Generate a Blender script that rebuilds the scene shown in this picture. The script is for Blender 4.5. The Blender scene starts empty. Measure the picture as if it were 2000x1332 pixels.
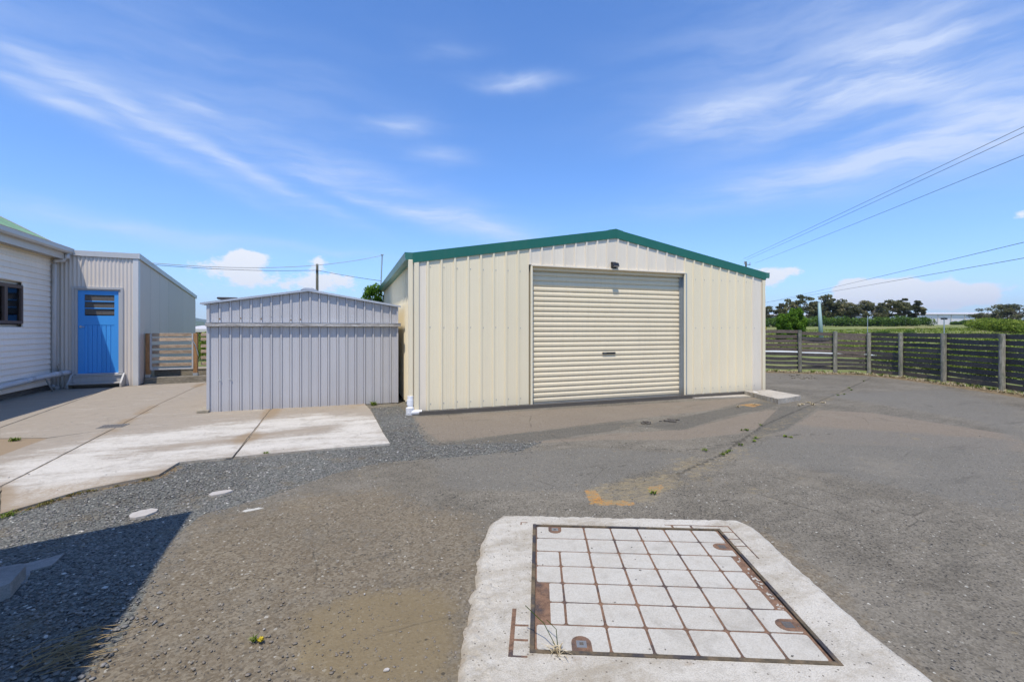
import bpy, math, random
import numpy as np
from mathutils import Vector, Matrix, noise as mnoise
from mathutils.geometry import delaunay_2d_cdt
random.seed(7); rng = np.random.default_rng(7)
R = math.radians
scene = bpy.context.scene
COL = scene.collection

# ------------------------------------------------------------------ camera, sky, sun, exposure
EYE, FOC, HOR = 1.40, 885.0, 643.0          # eye height (m), focal length and horizon row of the 2000 px wide photograph
YAW, HYAW = R(19.9), R(24.0)                # view direction right of the shed's depth axis / of the house's depth axis
HROT = HYAW - YAW                           # the house stands turned 4 degrees from the shed
cam = bpy.data.cameras.new('camera'); camo = bpy.data.objects.new('camera', cam); COL.objects.link(camo)
cam.sensor_width = 36; cam.lens = FOC/2000*36; cam.shift_y = -(666-HOR)/2000
cam.clip_start = .05; cam.clip_end = 30000
camo.location = (0, 0, EYE); camo.rotation_euler = (R(90), 0, -YAW); scene.camera = camo
LX, LY, LZ = .233, .388, -1.0               # direction the sunlight travels
ll = math.sqrt(LX*LX+LY*LY+LZ*LZ)
SUN_EL = math.asin(1/ll); SUN_AZ = math.atan2(-LX, -LY)
sl = bpy.data.lights.new('sun', 'SUN'); sl.energy = 4.9; sl.angle = R(.53); sl.color = (1, .93, .83)
so = bpy.data.objects.new('sun', sl); COL.objects.link(so)
so.rotation_euler = Vector((-LX, -LY, -LZ)).to_track_quat('Z', 'Y').to_euler(); so.location = (-5, -8, 20)
scene.view_settings.view_transform = 'Standard'; scene.view_settings.look = 'None'
scene.view_settings.gamma = 1; scene.view_settings.use_curve_mapping = False
scene.view_settings.exposure = 0.0
SKY_STRENGTH = .12

# ------------------------------------------------------------------ node helpers
class NT:
    def __init__(s, tree): s.t = tree; s.n = tree.nodes; s.l = tree.links
    def add(s, typ, **kw):
        n = s.n.new(typ)
        for k, v in kw.items(): setattr(n, k, v)
        return n
    def put(s, sock, v):
        if isinstance(v, bpy.types.NodeSocket): s.l.new(v, sock)
        else:
            if hasattr(sock.default_value, '__len__') and hasattr(v, '__len__') and len(sock.default_value) == 4 and len(v) == 3: v = (*v, 1)
            sock.default_value = v
    def math(s, op, a, b=None, c=None, clamp=False):
        n = s.add('ShaderNodeMath', operation=op, use_clamp=clamp)
        for i, v in enumerate((a, b, c)):
            if v is not None: s.put(n.inputs[i], v)
        return n.outputs[0]
    def vmath(s, op, a, b=None):
        n = s.add('ShaderNodeVectorMath', operation=op); s.put(n.inputs[0], a)
        if b is not None: s.put(n.inputs[1], b)
        return n.outputs[0]
    def pos(s): return s.add('ShaderNodeNewGeometry').outputs['Position']
    def mapv(s, v, loc=(0,0,0), rot=(0,0,0), sc=(1,1,1)):
        n = s.add('ShaderNodeMapping'); s.put(n.inputs[0], v); n.inputs[1].default_value = loc; n.inputs[2].default_value = rot; n.inputs[3].default_value = sc
        return n.outputs[0]
    def noise(s, v, scale, detail=4, rough=.55, dist=0):
        n = s.add('ShaderNodeTexNoise'); s.put(n.inputs['Vector'], v); n.inputs['Scale'].default_value = scale
        n.inputs['Detail'].default_value = detail; n.inputs['Roughness'].default_value = rough; n.inputs['Distortion'].default_value = dist
        return n.outputs['Fac']
    def vor(s, v, scale, feature='F1', out='Color', rnd=1):
        n = s.add('ShaderNodeTexVoronoi', feature=feature); s.put(n.inputs['Vector'], v); n.inputs['Scale'].default_value = scale
        n.inputs['Randomness'].default_value = rnd
        return n.outputs[out]
    def ss(s, x, a, b):
        n = s.add('ShaderNodeMapRange', interpolation_type='SMOOTHSTEP'); s.put(n.inputs[0], x); n.inputs[1].default_value = a; n.inputs[2].default_value = b
        return n.outputs[0]
    def lin(s, x, a, b, c=0, d=1):
        n = s.add('ShaderNodeMapRange'); s.put(n.inputs[0], x)
        for i, v in enumerate((a, b, c, d)): n.inputs[i+1].default_value = v
        return n.outputs[0]
    def mix(s, f, a, b, blend='MIX'):
        n = s.add('ShaderNodeMix', data_type='RGBA', blend_type=blend)
        s.put(n.inputs[0], f); s.put(n.inputs[6], a); s.put(n.inputs[7], b); return n.outputs[2]
    def attr(s, name):
        return s.add('ShaderNodeAttribute', attribute_name=name).outputs['Fac']
    def sep(s, v):
        n = s.add('ShaderNodeSeparateXYZ'); s.put(n.inputs[0], v); return n.outputs
    def bump(s, h, strength=.3, dist=.01, nrm=None):
        n = s.add('ShaderNodeBump'); s.put(n.inputs['Height'], h); n.inputs['Strength'].default_value = strength; n.inputs['Distance'].default_value = dist
        if nrm is not None: s.put(n.inputs['Normal'], nrm)
        return n.outputs[0]
def material(name):
    m = bpy.data.materials.new(name); m.use_nodes = True
    nt = NT(m.node_tree); b = m.node_tree.nodes['Principled BSDF']
    return m, nt, b
def setb(nt, b, **kw):
    names = dict(col='Base Color', rough='Roughness', metal='Metallic', nrm='Normal', spec='Specular IOR Level', coat='Coat Weight')
    for k, v in kw.items(): nt.put(b.inputs[names[k]], v)

# ------------------------------------------------------------------ world: Nishita sky with cirrus and low cumulus by direction
def azel(u, v):
    a = (u-1000)/FOC; e = (HOR-v)/FOC
    return YAW+math.atan2(a, 1), math.atan2(e, math.hypot(a, 1))
world = bpy.data.worlds.new('World'); scene.world = world; world.use_nodes = True
w = NT(world.node_tree); w.n.clear()
sky = w.add('ShaderNodeTexSky', sky_type='NISHITA'); sky.sun_disc = False; sky.sun_elevation = SUN_EL; sky.sun_rotation = SUN_AZ
sky.air_density = 1.0; sky.dust_density = .35; sky.ozone_density = 2.6; sky.altitude = 50
hs = w.add('ShaderNodeHueSaturation'); hs.inputs['Saturation'].default_value = 1.12; hs.inputs['Hue'].default_value = .50; hs.inputs['Value'].default_value = 1.25
w.l.new(sky.outputs[0], hs.inputs['Color'])
skyc = w.mix(1.0, hs.outputs[0], (.93, 1.19, 1.54), 'MULTIPLY')
gen = w.add('ShaderNodeTexCoord').outputs['Generated']
dx, dy, dz = w.sep(gen)
az = w.math('ARCTAN2', dx, dy); el = w.math('ARCSINE', dz)
cmb = w.add('ShaderNodeCombineXYZ'); w.l.new(az, cmb.inputs[0]); w.l.new(el, cmb.inputs[1]); P = cmb.outputs[0]
def blob(u, v, hl, hw, ang, s, P=P):
    """a soft elongated patch in azimuth / elevation: centre, half length, half width, tilt"""
    a, e = azel(u, v)
    m = w.add('ShaderNodeVectorMath', operation='SUBTRACT'); w.l.new(P, m.inputs[0]); m.inputs[1].default_value = (a, e, 0)
    q = w.mapv(m.outputs[0], rot=(0, 0, -R(ang)), sc=(1, 1, 1))
    q = w.vmath('MULTIPLY', q, (1/hl, 1/hw, 0))
    n = w.add('ShaderNodeVectorMath', operation='DOT_PRODUCT'); w.l.new(q, n.inputs[0]); w.l.new(q, n.inputs[1])
    return w.math('MULTIPLY', w.math('EXPONENT', w.math('MULTIPLY', n.outputs['Value'], -1)), s)
def addall(l):
    x = l[0]
    for y in l[1:]: x = w.math('ADD', x, y)
    return x
wn = w.noise(w.mapv(P, sc=(1, 1.6, 1)), 3.0, 3, .5)
warp = w.add('ShaderNodeVectorMath', operation='SCALE'); w.l.new(w.vmath('SUBTRACT', w.add('ShaderNodeTexNoise').outputs['Color'], (.5, .5, .5)), warp.inputs[0])
tn = warp.inputs[0].links[0].from_node.inputs[0].links[0].from_node; w.l.new(P, tn.inputs['Vector']); tn.inputs['Scale'].default_value = 5; tn.inputs['Detail'].default_value = 5
warp.inputs['Scale'].default_value = .06
PW = w.vmath('ADD', P, warp.outputs[0])
cir = addall([blob(*b, P=PW) for b in [
    (120, 200, .22, .014, -22, .5), (430, 312, .22, .014, -20, .5), (700, 385, .2, .014, -16, .42), (920, 440, .16, .016, -13, .36), (330, 265, .30, .03, -21, .26), (120, 150, .22, .05, -18, .22), (640, 330, .34, .030, -17, .26), (850, 410, .28, .035, -14, .32), (480, 150, .30, .09, -12, .17),
    (1010, 155, .085, .014, -2, .62), (790, 245, .07, .02, 4, .55), (860, 303, .06, .016, 0, .42), (880, 98, .06, .013, 5, .28), (370, 205, .04, .012, 0, .3),
    (1400, 225, .13, .030, 8, .62), (1620, 190, .20, .035, 14, .48), (1800, 130, .12, .06, -28, .58), (1850, 270, .30, .045, 6, .52), (1650, 330, .30, .026, 5, .45),
    (1960, 200, .16, .12, 0, .25), (1720, 40, .3, .12, 0, .22),
    (230, 445, .20, .016, -5, .5), (620, 490, .14, .009, -3, .3), (1500, 120, .3, .08, 0, .12)]])
streak = w.noise(w.mapv(PW, rot=(0, 0, R(14)), sc=(1.5, 9, 1)), 1.9, 9, .60)
streak2 = w.noise(w.mapv(PW, rot=(0, 0, R(-9)), sc=(2.0, 12, 1)), 2.3, 9, .60)
mot = w.math('ADD', w.math('MULTIPLY', w.ss(streak, .34, .70), .80), w.math('MULTIPLY', w.ss(streak2, .36, .66), .55))
thin = w.math('MULTIPLY', w.ss(w.noise(w.mapv(PW, sc=(1, 3, 1)), 1.7, 4, .5), .42, .75), .06)
cirrus = w.math('MULTIPLY', w.math('ADD', cir, thin), w.math('ADD', mot, .27), clamp=True)
cub = addall([blob(*b) for b in [(480, 503, .045, .022, 0, 1.15), (450, 530, .09, .026, 0, .8), (560, 560, .11, .020, 0, .55), (620, 512, .024, .018, 0, 1.0), (655, 548, .08, .024, 0, .85), (400, 580, .06, .03, 0, .4),
    (1480, 540, .055, .018, 0, .75), (1540, 527, .035, .012, 0, .8), (1500, 556, .05, .016, 0, .55), (1690, 560, .05, .020, 0, 1.15), (1760, 575, .08, .024, 0, 1.1), (1880, 577, .055, .026, 0, 1.15), (1600, 590, .2, .02, 0, .4),
    (1998, 417, .016, .01, 0, .9)]])
puff = w.noise(w.mapv(P, sc=(1, 1.5, 1)), 24, 9, .60)
cum = w.ss(w.math('ADD', w.math('MULTIPLY', cub, .62), w.math('MULTIPLY', w.math('SUBTRACT', puff, .5), 1.25)), .36, .60)
cum = w.math('MULTIPLY', cum, .93)
haze_el = w.math('MULTIPLY', w.math('EXPONENT', w.math('MULTIPLY', w.math('ABSOLUTE', el), -9.0)), .40)
c0 = w.mix(haze_el, skyc, (4.9, 6.0, 8.2))
c1 = w.mix(w.math('MULTIPLY', cirrus, .80), c0, (5.9, 6.8, 8.7))
c2 = w.mix(cum, c1, (8.3, 8.45, 8.7))
bg = w.add('ShaderNodeBackground'); w.l.new(c2, bg.inputs[0]); bg.inputs[1].default_value = SKY_STRENGTH
out = w.add('ShaderNodeOutputWorld'); w.l.new(bg.outputs[0], out.inputs[0])

# ------------------------------------------------------------------ geometry helpers
def grd(u, v, z=0.0, yaw=YAW):
    """where the pixel (u, v) of the photograph meets the level z, in metres"""
    d = (EYE-z)*FOC/(v-HOR); r = (u-1000)/FOC*d
    return (math.cos(yaw)*r+math.sin(yaw)*d, -math.sin(yaw)*r+math.cos(yaw)*d)
def away(u, v, d):
    """the point seen at (u, v), d metres in front of the camera"""
    r = (u-1000)/FOC*d
    return Vector((math.cos(YAW)*r+math.sin(YAW)*d, -math.sin(YAW)*r+math.cos(YAW)*d, EYE+(HOR-v)/FOC*d))
def hw(x, y, z=0):
    c, s = math.cos(HROT), math.sin(HROT); return Vector((c*x-s*y, s*x+c*y, z))
class MB:
    def __init__(s): s.v = []; s.f = []; s.smooth = False
    def quadface(s, *p): i = len(s.v); s.v += [tuple(q) for q in p]; s.f.append(tuple(range(i, i+len(p)))); return s
    def box(s, x0, x1, y0, y1, z0, z1):
        i = len(s.v); s.v += [(x, y, z) for z in (z0, z1) for y in (y0, y1) for x in (x0, x1)]
        s.f += [tuple(i+k for k in q) for q in ((0,2,3,1),(4,5,7,6),(0,1,5,4),(2,6,7,3),(0,4,6,2),(1,3,7,5))]; return s
    def bbox(s, x0, x1, y0, y1, z0, z1, b=.003):
        """box with chamfered vertical and horizontal edges (convex hull of 24 points)"""
        import bmesh
        bm = bmesh.new()
        for x, sx in ((x0, 1), (x1, -1)):
            for y, sy in ((y0, 1), (y1, -1)):
                for z, sz in ((z0, 1), (z1, -1)):
                    bm.verts.new((x+sx*b, y+sy*b, z)); bm.verts.new((x+sx*b, y, z+sz*b)); bm.verts.new((x, y+sy*b, z+sz*b))
        r = bmesh.ops.convex_hull(bm, input=bm.verts)
        i = len(s.v); bm.verts.index_update(); s.v += [tuple(q.co) for q in bm.verts]; s.f += [tuple(i+q.index for q in f.verts) for f in bm.faces]; bm.free(); return s
    def prism(s, poly, z0, z1):
        i = len(s.v); n = len(poly)
        s.v += [(p[0], p[1], z0) for p in poly]+[(p[0], p[1], z1) for p in poly]
        s.f += [tuple(i+k for k in reversed(range(n))), tuple(i+n+k for k in range(n))]+[(i+k, i+(k+1) % n, i+n+(k+1) % n, i+n+k) for k in range(n)]; return s
    def extr(s, prof, a, b, axis):
        """closed profile in the plane across `axis`, extruded from a to b"""
        i = len(s.v); n = len(prof)
        def P(p, t): return {'x': (t, p[0], p[1]), 'y': (p[0], t, p[1]), 'z': (p[0], p[1], t)}[axis]
        s.v += [P(p, a) for p in prof]+[P(p, b) for p in prof]
        s.f += [tuple(i+k for k in reversed(range(n))), tuple(i+n+k for k in range(n))]+[(i+k, i+(k+1) % n, i+n+(k+1) % n, i+n+k) for k in range(n)]; return s
    def tube(s, path, r, n=8, cap=True):
        path = [Vector(p) for p in path]; rr = r if hasattr(r, '__len__') else [r]*len(path); base = len(s.v)
        up = Vector((0, 0, 1))
        for k, p in enumerate(path):
            t = (path[min(k+1, len(path)-1)]-path[max(k-1, 0)]).normalized()
            a = t.cross(up if abs(t.z) < .95 else Vector((1, 0, 0))).normalized(); b = t.cross(a)
            s.v += [tuple(p+a*math.cos(2*math.pi*j/n)*rr[k]+b*math.sin(2*math.pi*j/n)*rr[k]) for j in range(n)]
        for k in range(len(path)-1):
            for j in range(n): s.f.append((base+k*n+j, base+k*n+(j+1) % n, base+(k+1)*n+(j+1) % n, base+(k+1)*n+j))
        if cap: s.f += [tuple(base+j for j in reversed(range(n))), tuple(base+(len(path)-1)*n+j for j in range(n))]
        return s
    def strip(s, rows):
        """open sheet: rows of points"""
        i = len(s.v); n = len(rows[0])
        for r in rows: s.v += [tuple(p) for p in r]
        for a in range(len(rows)-1):
            for b in range(n-1): s.f.append((i+a*n+b, i+a*n+b+1, i+(a+1)*n+b+1, i+(a+1)*n+b))
        return s
    def mesh(s, name, mat, base=(0, 0, 0), smooth=False):
        me = bpy.data.meshes.new(name); me.from_pydata([(x-base[0], y-base[1], z-base[2]) for x, y, z in s.v], [], s.f); me.materials.append(mat)
        import bmesh
        bm = bmesh.new(); bm.from_mesh(me); bmesh.ops.recalc_face_normals(bm, faces=bm.faces); bm.to_mesh(me); bm.free()
        if smooth:
            me.polygons.foreach_set('use_smooth', [True]*len(me.polygons))
        return me
def tag(o, label=None, cat=None, group=None, kind=None):
    if label: o['label'] = label
    if cat: o['category'] = cat
    if group: o['group'] = group
    if kind: o['kind'] = kind
    return o
BASE = {}
def thing(name, label, cat, base=(0, 0, 0), frame=None, group=None):
    o = bpy.data.objects.new(name, None); o.empty_display_size = .2; COL.objects.link(o)
    if frame == 'h': o.location = hw(*base); o.rotation_euler = (0, 0, HROT)
    else: o.location = base
    BASE[o.name] = Vector(base); return tag(o, label, cat, group)
def part(name, mb, mat, parent, smooth=False, label=None, kind=None):
    b = BASE.get(parent.name, Vector((0, 0, 0)))
    o = bpy.data.objects.new(name, mb.mesh(name, mat, b, smooth)); COL.objects.link(o); o.parent = parent
    BASE[o.name] = b; return tag(o, label, kind=kind)
def solo(name, mb, mat, label=None, cat=None, base=(0, 0, 0), frame=None, kind=None, group=None, smooth=False):
    o = bpy.data.objects.new(name, mb.mesh(name, mat, base, smooth)); COL.objects.link(o)
    if frame == 'h': o.location = hw(*base); o.rotation_euler = (0, 0, HROT)
    else: o.location = base
    BASE[o.name] = Vector(base); return tag(o, label, cat, group, kind)
def piece(name, me, parent, loc, rot=(0, 0, 0), sc=(1, 1, 1)):
    o = bpy.data.objects.new(name, me); COL.objects.link(o); o.parent = parent
    o.location = Vector(loc)-BASE.get(parent.name, Vector((0, 0, 0))); o.rotation_euler = rot; o.scale = sc; return o
def copy_tree(o, parent=None):
    c = o.copy(); COL.objects.link(c)
    if parent: c.parent = parent
    for ch in o.children: copy_tree(ch, c)
    return c
def np_mesh(name, v, f, mat, smooth=False, attrs=None):
    me = bpy.data.meshes.new(name); nv, nf, k = len(v), len(f), f.shape[1]
    me.vertices.add(nv); me.vertices.foreach_set('co', np.asarray(v, np.float32).ravel())
    me.loops.add(nf*k); me.loops.foreach_set('vertex_index', np.asarray(f, np.int32).ravel())
    me.polygons.add(nf); me.polygons.foreach_set('loop_start', np.arange(0, nf*k, k, dtype=np.int32)); me.polygons.foreach_set('loop_total', np.full(nf, k, np.int32))
    if smooth: me.polygons.foreach_set('use_smooth', np.ones(nf, bool))
    me.update(calc_edges=True)
    for a, d in (attrs or {}).items():
        at = me.attributes.new(a, 'FLOAT', 'POINT'); at.data.foreach_set('value', np.asarray(d, np.float32))
    me.materials.append(mat); return me
def sdist(P, poly):
    """signed distance to polygon, positive inside"""
    poly = np.asarray(poly, float); x, y = P[:, 0], P[:, 1]; best = np.full(len(x), 1e9); ins = np.zeros(len(x), bool)
    for i in range(len(poly)):
        a, b = poly[i], poly[(i+1) % len(poly)]; e = b-a; L = max(e@e, 1e-12)
        t = np.clip(((x-a[0])*e[0]+(y-a[1])*e[1])/L, 0, 1); dd = np.hypot(x-a[0]-t*e[0], y-a[1]-t*e[1]); best = np.minimum(best, dd)
        c = ((a[1] > y) != (b[1] > y)) & (x < (b[0]-a[0])*(y-a[1])/((b[1]-a[1]) or 1e-12)+a[0]); ins ^= c
    return np.where(ins, best, -best)
def sst(x, a, b): t = np.clip((x-a)/(b-a), 0, 1); return t*t*(3-2*t)
_lat = rng.random((256, 256))
def vn(x, y, s=1.0, o=0):
    x = x*s+o*17.3; y = y*s+o*9.1; xi = np.floor(x).astype(int); yi = np.floor(y).astype(int); fx = x-xi; fy = y-yi; fx = fx*fx*(3-2*fx); fy = fy*fy*(3-2*fy)
    g = lambda a, b: _lat[a % 256, b % 256]
    return (g(xi, yi)*(1-fx)+g(xi+1, yi)*fx)*(1-fy)+(g(xi, yi+1)*(1-fx)+g(xi+1, yi+1)*fx)*fy
def fbm(x, y, s=1.0, o=0, n=4): return sum(vn(x, y, s*2**k, o+k)*.5**k for k in range(n))/sum(.5**k for k in range(n))
def G_(*pts): return [grd(*p) for p in pts]

# ------------------------------------------------------------------ materials
def paint(name, col, rough=.45, vary=.05, dirt=.12, bump=.04, metal=0, spec=.5, flute=None, dirtcol=(.25, .21, .16), rnd=.05, scale=2.2):
    """painted sheet metal or board: per piece tint, broad tonal drift, grime streaks, slight waviness"""
    m, nt, b = material(name); p = nt.pos()
    n1 = nt.noise(nt.mapv(p, sc=(1, 1, .35)), scale, 5, .6); n2 = nt.noise(nt.mapv(p, sc=(9, 9, .8)), 2.5, 4, .6)
    n3 = nt.noise(p, 60, 3, .6)
    c = nt.mix(nt.lin(n1, .25, .75), tuple(x*(1-vary) for x in col), tuple(min(1, x*(1+vary)) for x in col))
    oi = nt.add('ShaderNodeObjectInfo').outputs['Random']
    c = nt.mix(1.0, c, nt.lin(oi, 0, 1, 1-rnd, 1+rnd), 'MULTIPLY')
    c = nt.mix(nt.math('MULTIPLY', nt.ss(nt.math('MULTIPLY', n2, nt.lin(n3, .3, .7, .7, 1.2)), .44, .72), dirt), c, dirtcol)
    zz = nt.sep(p)[2]; low = nt.math('MULTIPLY', nt.ss(nt.math('ADD', zz, nt.math('MULTIPLY', n3, .22)), .40, .08), min(.6, dirt*3.6), clamp=True)
    c = nt.mix(low, c, dirtcol)
    nr = nt.bump(nt.noise(p, 3.0, 2, .5), bump, .02); nr = nt.bump(n3, .06, .001, nr)
    setb(nt, b, col=c, rough=nt.lin(n1, .2, .8, rough-.06, rough+.08), metal=metal, spec=spec, nrm=nr); return m
M = {}
M['cream'] = paint('cream_steel', (.80, .695, .475), .42, .02, .035, .05, rnd=.03)
M['cream_pale'] = paint('cream_steel_pale', (.78, .69, .54), .42, .03, .08, .05)
M['cream_door'] = paint('roller_steel', (.765, .65, .44), .40, .02, .10, .01, rnd=.02)
M['green'] = paint('green_steel', (.012, .125, .082), .35, .06, .05, .02)
M['gutter_green'] = paint('gutter_steel', (.035, .16, .12), .3, .1, .1, .02)
M['zinc'] = paint('zinc_sheet', (.475, .465, .465), .5, .04, .05, .04, metal=.1, rnd=.03)
M['rustspot'] = paint('rust_spot', (.22, .13, .05), .8, .2, .3)
M['zinc_trim'] = paint('zinc_trim', (.55, .56, .58), .38, .08, .1, .04, metal=.45)
M['galv'] = paint('galvanised', (.42, .45, .45), .4, .12, .2, .05, metal=.6)
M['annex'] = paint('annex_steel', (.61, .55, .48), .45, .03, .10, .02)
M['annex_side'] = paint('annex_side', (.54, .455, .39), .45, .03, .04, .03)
M['annex_trim'] = paint('annex_trim', (.56, .555, .54), .42, .03, .05, .02)
M['fascia'] = paint('fascia_steel', (.52, .485, .44), .4, .04, .06, .02)
M['board'] = paint('weatherboard_paint', (.88, .80, .70), .5, .04, .10, .05, rnd=.03)
M['quad'] = paint('cream_bead', (.66, .56, .33), .5, .04, .1)
M['roofgreen'] = paint('roof_paint', (.20, .34, .19), .5, .16, .3, .03, dirtcol=(.06, .09, .05))
M['roofgrey'] = paint('roof_grey', (.40, .41, .42), .45, .05, .1, .03)
M['blue'] = paint('blue_paint', (.055, .31, .74), .38, .03, .03, .03, dirtcol=(.05, .2, .5))
M['frame_grey'] = paint('door_frame_grey', (.42, .42, .42), .4, .03, .06)
M['brown'] = paint('window_brown', (.085, .055, .045), .5, .2, .2)
M['pvc'] = paint('grey_pipe', (.56, .56, .56), .42, .04, .12, .03)
M['white'] = paint('white_pipe', (.85, .85, .84), .35, .03, .08, .02)
M['white_mark'] = paint('white_paint_mark', (.66, .63, .58), .6, .05, .3, .1, scale=20)
M['black'] = paint('black_plastic', (.014, .015, .018), .4, .2, .1)
M['darkgrate'] = paint('drain_plastic', (.035, .04, .055), .45, .2, .35, dirtcol=(.3, .27, .22))
M['chrome'] = paint('brushed_steel', (.6, .6, .6), .28, .05, .05, metal=.9)
M['stepgrey'] = paint('step_paint', (.44, .44, .43), .6, .06, .25, .1)
M['curtain'] = paint('curtain', (.30, .29, .29), .8, .1, .1)
M['blue_reflection'] = paint('blue_reflection_tone', (.05, .12, .30), .7, .1, .1)  # blue reflection of the window glass, put into the colour
M['dark_in'] = paint('dark_inside', (.012, .012, .014), .8, .1, .1)
M['warehouse'] = paint('warehouse_wall', (.86, .80, .78), .6, .03, .05)
M['warehouse_roof'] = paint('warehouse_roof', (.48, .46, .45), .6, .03, .05)
M['insul'] = paint('insulator', (.3, .3, .32), .3, .1, .1)
M['wire'] = paint('cable', (.02, .022, .028), .5, .1, .1)
M['wire_pale'] = paint('pale_cable', (.42, .42, .42), .5, .1, .1)
M['pole_green'] = paint('greenish_pole', (.24, .34, .32), .5, .1, .1)

def wood(name, c1, c2, axis='x', rough=.75, knots=.4, bumps=.5, grime=(.04, .035, .03), green=0):
    m, nt, b = material(name); tc = nt.add('ShaderNodeTexCoord').outputs['Object']; oi = nt.add('ShaderNodeObjectInfo').outputs['Random']
    sh = nt.add('ShaderNodeCombineXYZ'); nt.put(sh.inputs[0], nt.math('MULTIPLY', oi, 37.0)); nt.put(sh.inputs[1], nt.math('MULTIPLY', oi, 11.0))
    v = nt.vmath('ADD', nt.pos(), sh.outputs[0]); sc = {'x': (.9, 12, 12), 'y': (12, .9, 12), 'z': (12, 12, .9)}[axis]
    g = nt.noise(nt.mapv(v, sc=sc), 4.5, 8, .68, .8); g2 = nt.noise(nt.mapv(v, sc=tuple(s*.35 for s in sc)), 3.0, 4, .6); fine = nt.noise(nt.mapv(v, sc=sc), 16, 5, .6)
    c = nt.mix(nt.ss(g, .32, .68), c1, c2); c = nt.mix(nt.math('MULTIPLY', nt.ss(g2, .48, .7), knots), c, grime)
    c = nt.mix(nt.math('MULTIPLY', nt.ss(fine, .52, .62), .45), c, grime)
    if green: c = nt.mix(nt.math('MULTIPLY', nt.ss(nt.noise(v, 5, 4, .6), .42, .62), green), c, (.075, .11, .06))
    c = nt.mix(1.0, c, nt.lin(oi, 0, 1, .78, 1.2), 'MULTIPLY')
    setb(nt, b, col=c, rough=rough, spec=.25, nrm=nt.bump(nt.math('ADD', g, fine), bumps, .006)); return m
M['plank'] = wood('fence_plank', (.038, .036, .036), (.14, .125, .112), 'x', knots=.35)
M['plank_brown'] = wood('fence_plank_brown', (.08, .064, .052), (.215, .17, .13), 'x', knots=.3)
M['post'] = wood('fence_post', (.17, .16, .12), (.38, .35, .275), 'z', green=.4)
M['rail'] = wood('shed_rail_wood', (.20, .185, .17), (.52, .50, .47), 'x', knots=.5)
M['gatepost'] = wood('gate_post_wood', (.26, .13, .05), (.45, .25, .11), 'z', knots=.2)
M['gaterail'] = wood('gate_rail_wood', (.30, .20, .125), (.60, .47, .33), 'x', knots=.3)
M['sleeper'] = wood('sleeper_wood', (.20, .17, .12), (.42, .37, .28), 'x', knots=.4)
M['stump'] = wood('base_board', (.08, .07, .06), (.20, .18, .15), 'y', knots=.5)
M['powerpole'] = wood('power_pole_wood', (.14, .12, .09), (.30, .27, .20), 'z', green=.2)
M['bark'] = wood('bark', (.08, .065, .05), (.22, .19, .15), 'z')

def glassmat():
    m, nt, b = material('window_glass'); nt.n.remove(b)
    t = nt.add('ShaderNodeBsdfTransparent'); t.inputs[0].default_value = (.8, .84, .86, 1); g = nt.add('ShaderNodeBsdfGlossy'); g.inputs['Roughness'].default_value = .02
    fr = nt.add('ShaderNodeFresnel'); fr.inputs[0].default_value = 1.6
    mx = nt.add('ShaderNodeMixShader'); nt.l.new(nt.math('ADD', fr.outputs[0], .03, clamp=True), mx.inputs[0]); nt.l.new(t.outputs[0], mx.inputs[1]); nt.l.new(g.outputs[0], mx.inputs[2])
    nt.l.new(mx.outputs[0], nt.n['Material Output'].inputs[0]); return m
M['glass'] = glassmat()
m, nt, b = material('obscure_louvre_glass'); p = nt.pos()
setb(nt, b, col=nt.mix(nt.noise(p, 40, 2), (.06, .055, .05), (.13, .12, .11)), rough=.25, nrm=nt.bump(nt.noise(p, 90, 3), .5, .004)); M['louvre'] = m

def foliage(name, dark, mid, light, trans=.25):
    m, nt, b = material(name); nt.n.remove(b); t = nt.attr('tint')
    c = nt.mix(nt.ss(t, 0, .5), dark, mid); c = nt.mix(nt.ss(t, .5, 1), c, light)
    d = nt.add('ShaderNodeBsdfDiffuse'); nt.put(d.inputs[0], c); tr = nt.add('ShaderNodeBsdfTranslucent'); nt.put(tr.inputs[0], c)
    mx = nt.add('ShaderNodeMixShader'); mx.inputs[0].default_value = trans; nt.l.new(d.outputs[0], mx.inputs[1]); nt.l.new(tr.outputs[0], mx.inputs[2])
    nt.l.new(mx.outputs[0], nt.n['Material Output'].inputs[0]); return m
M['gum'] = foliage('gum_leaves', (.04, .045, .022), (.12, .125, .055), (.25, .22, .11))
M['hedge'] = foliage('hedge_leaves', (.030, .060, .014), (.085, .15, .030), (.17, .25, .055))
M['conifer'] = foliage('conifer_leaves', (.03, .07, .012), (.10, .19, .022), (.20, .34, .045))
M['gold'] = foliage('golden_conifer', (.22, .17, .02), (.50, .38, .03), (.7, .55, .07))
M['creeper'] = foliage('creeper_leaves', (.02, .06, .008), (.08, .18, .02), (.20, .34, .05), .35)
M['shrub'] = foliage('shrub_leaves', (.05, .08, .012), (.15, .21, .03), (.30, .34, .07), .3)
M['weed'] = foliage('weed_leaves', (.05, .08, .015), (.13, .20, .03), (.28, .30, .07), .3)
M['moss'] = foliage('mossy_growth', (.06, .06, .02), (.14, .13, .04), (.26, .20, .07), .2)
M['dry'] = foliage('dry_grass', (.30, .23, .13), (.52, .43, .27), (.72, .63, .45), .2)
M['farhedge'] = foliage('far_trees', (.012, .028, .012), (.028, .055, .02), (.05, .08, .03))

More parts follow.
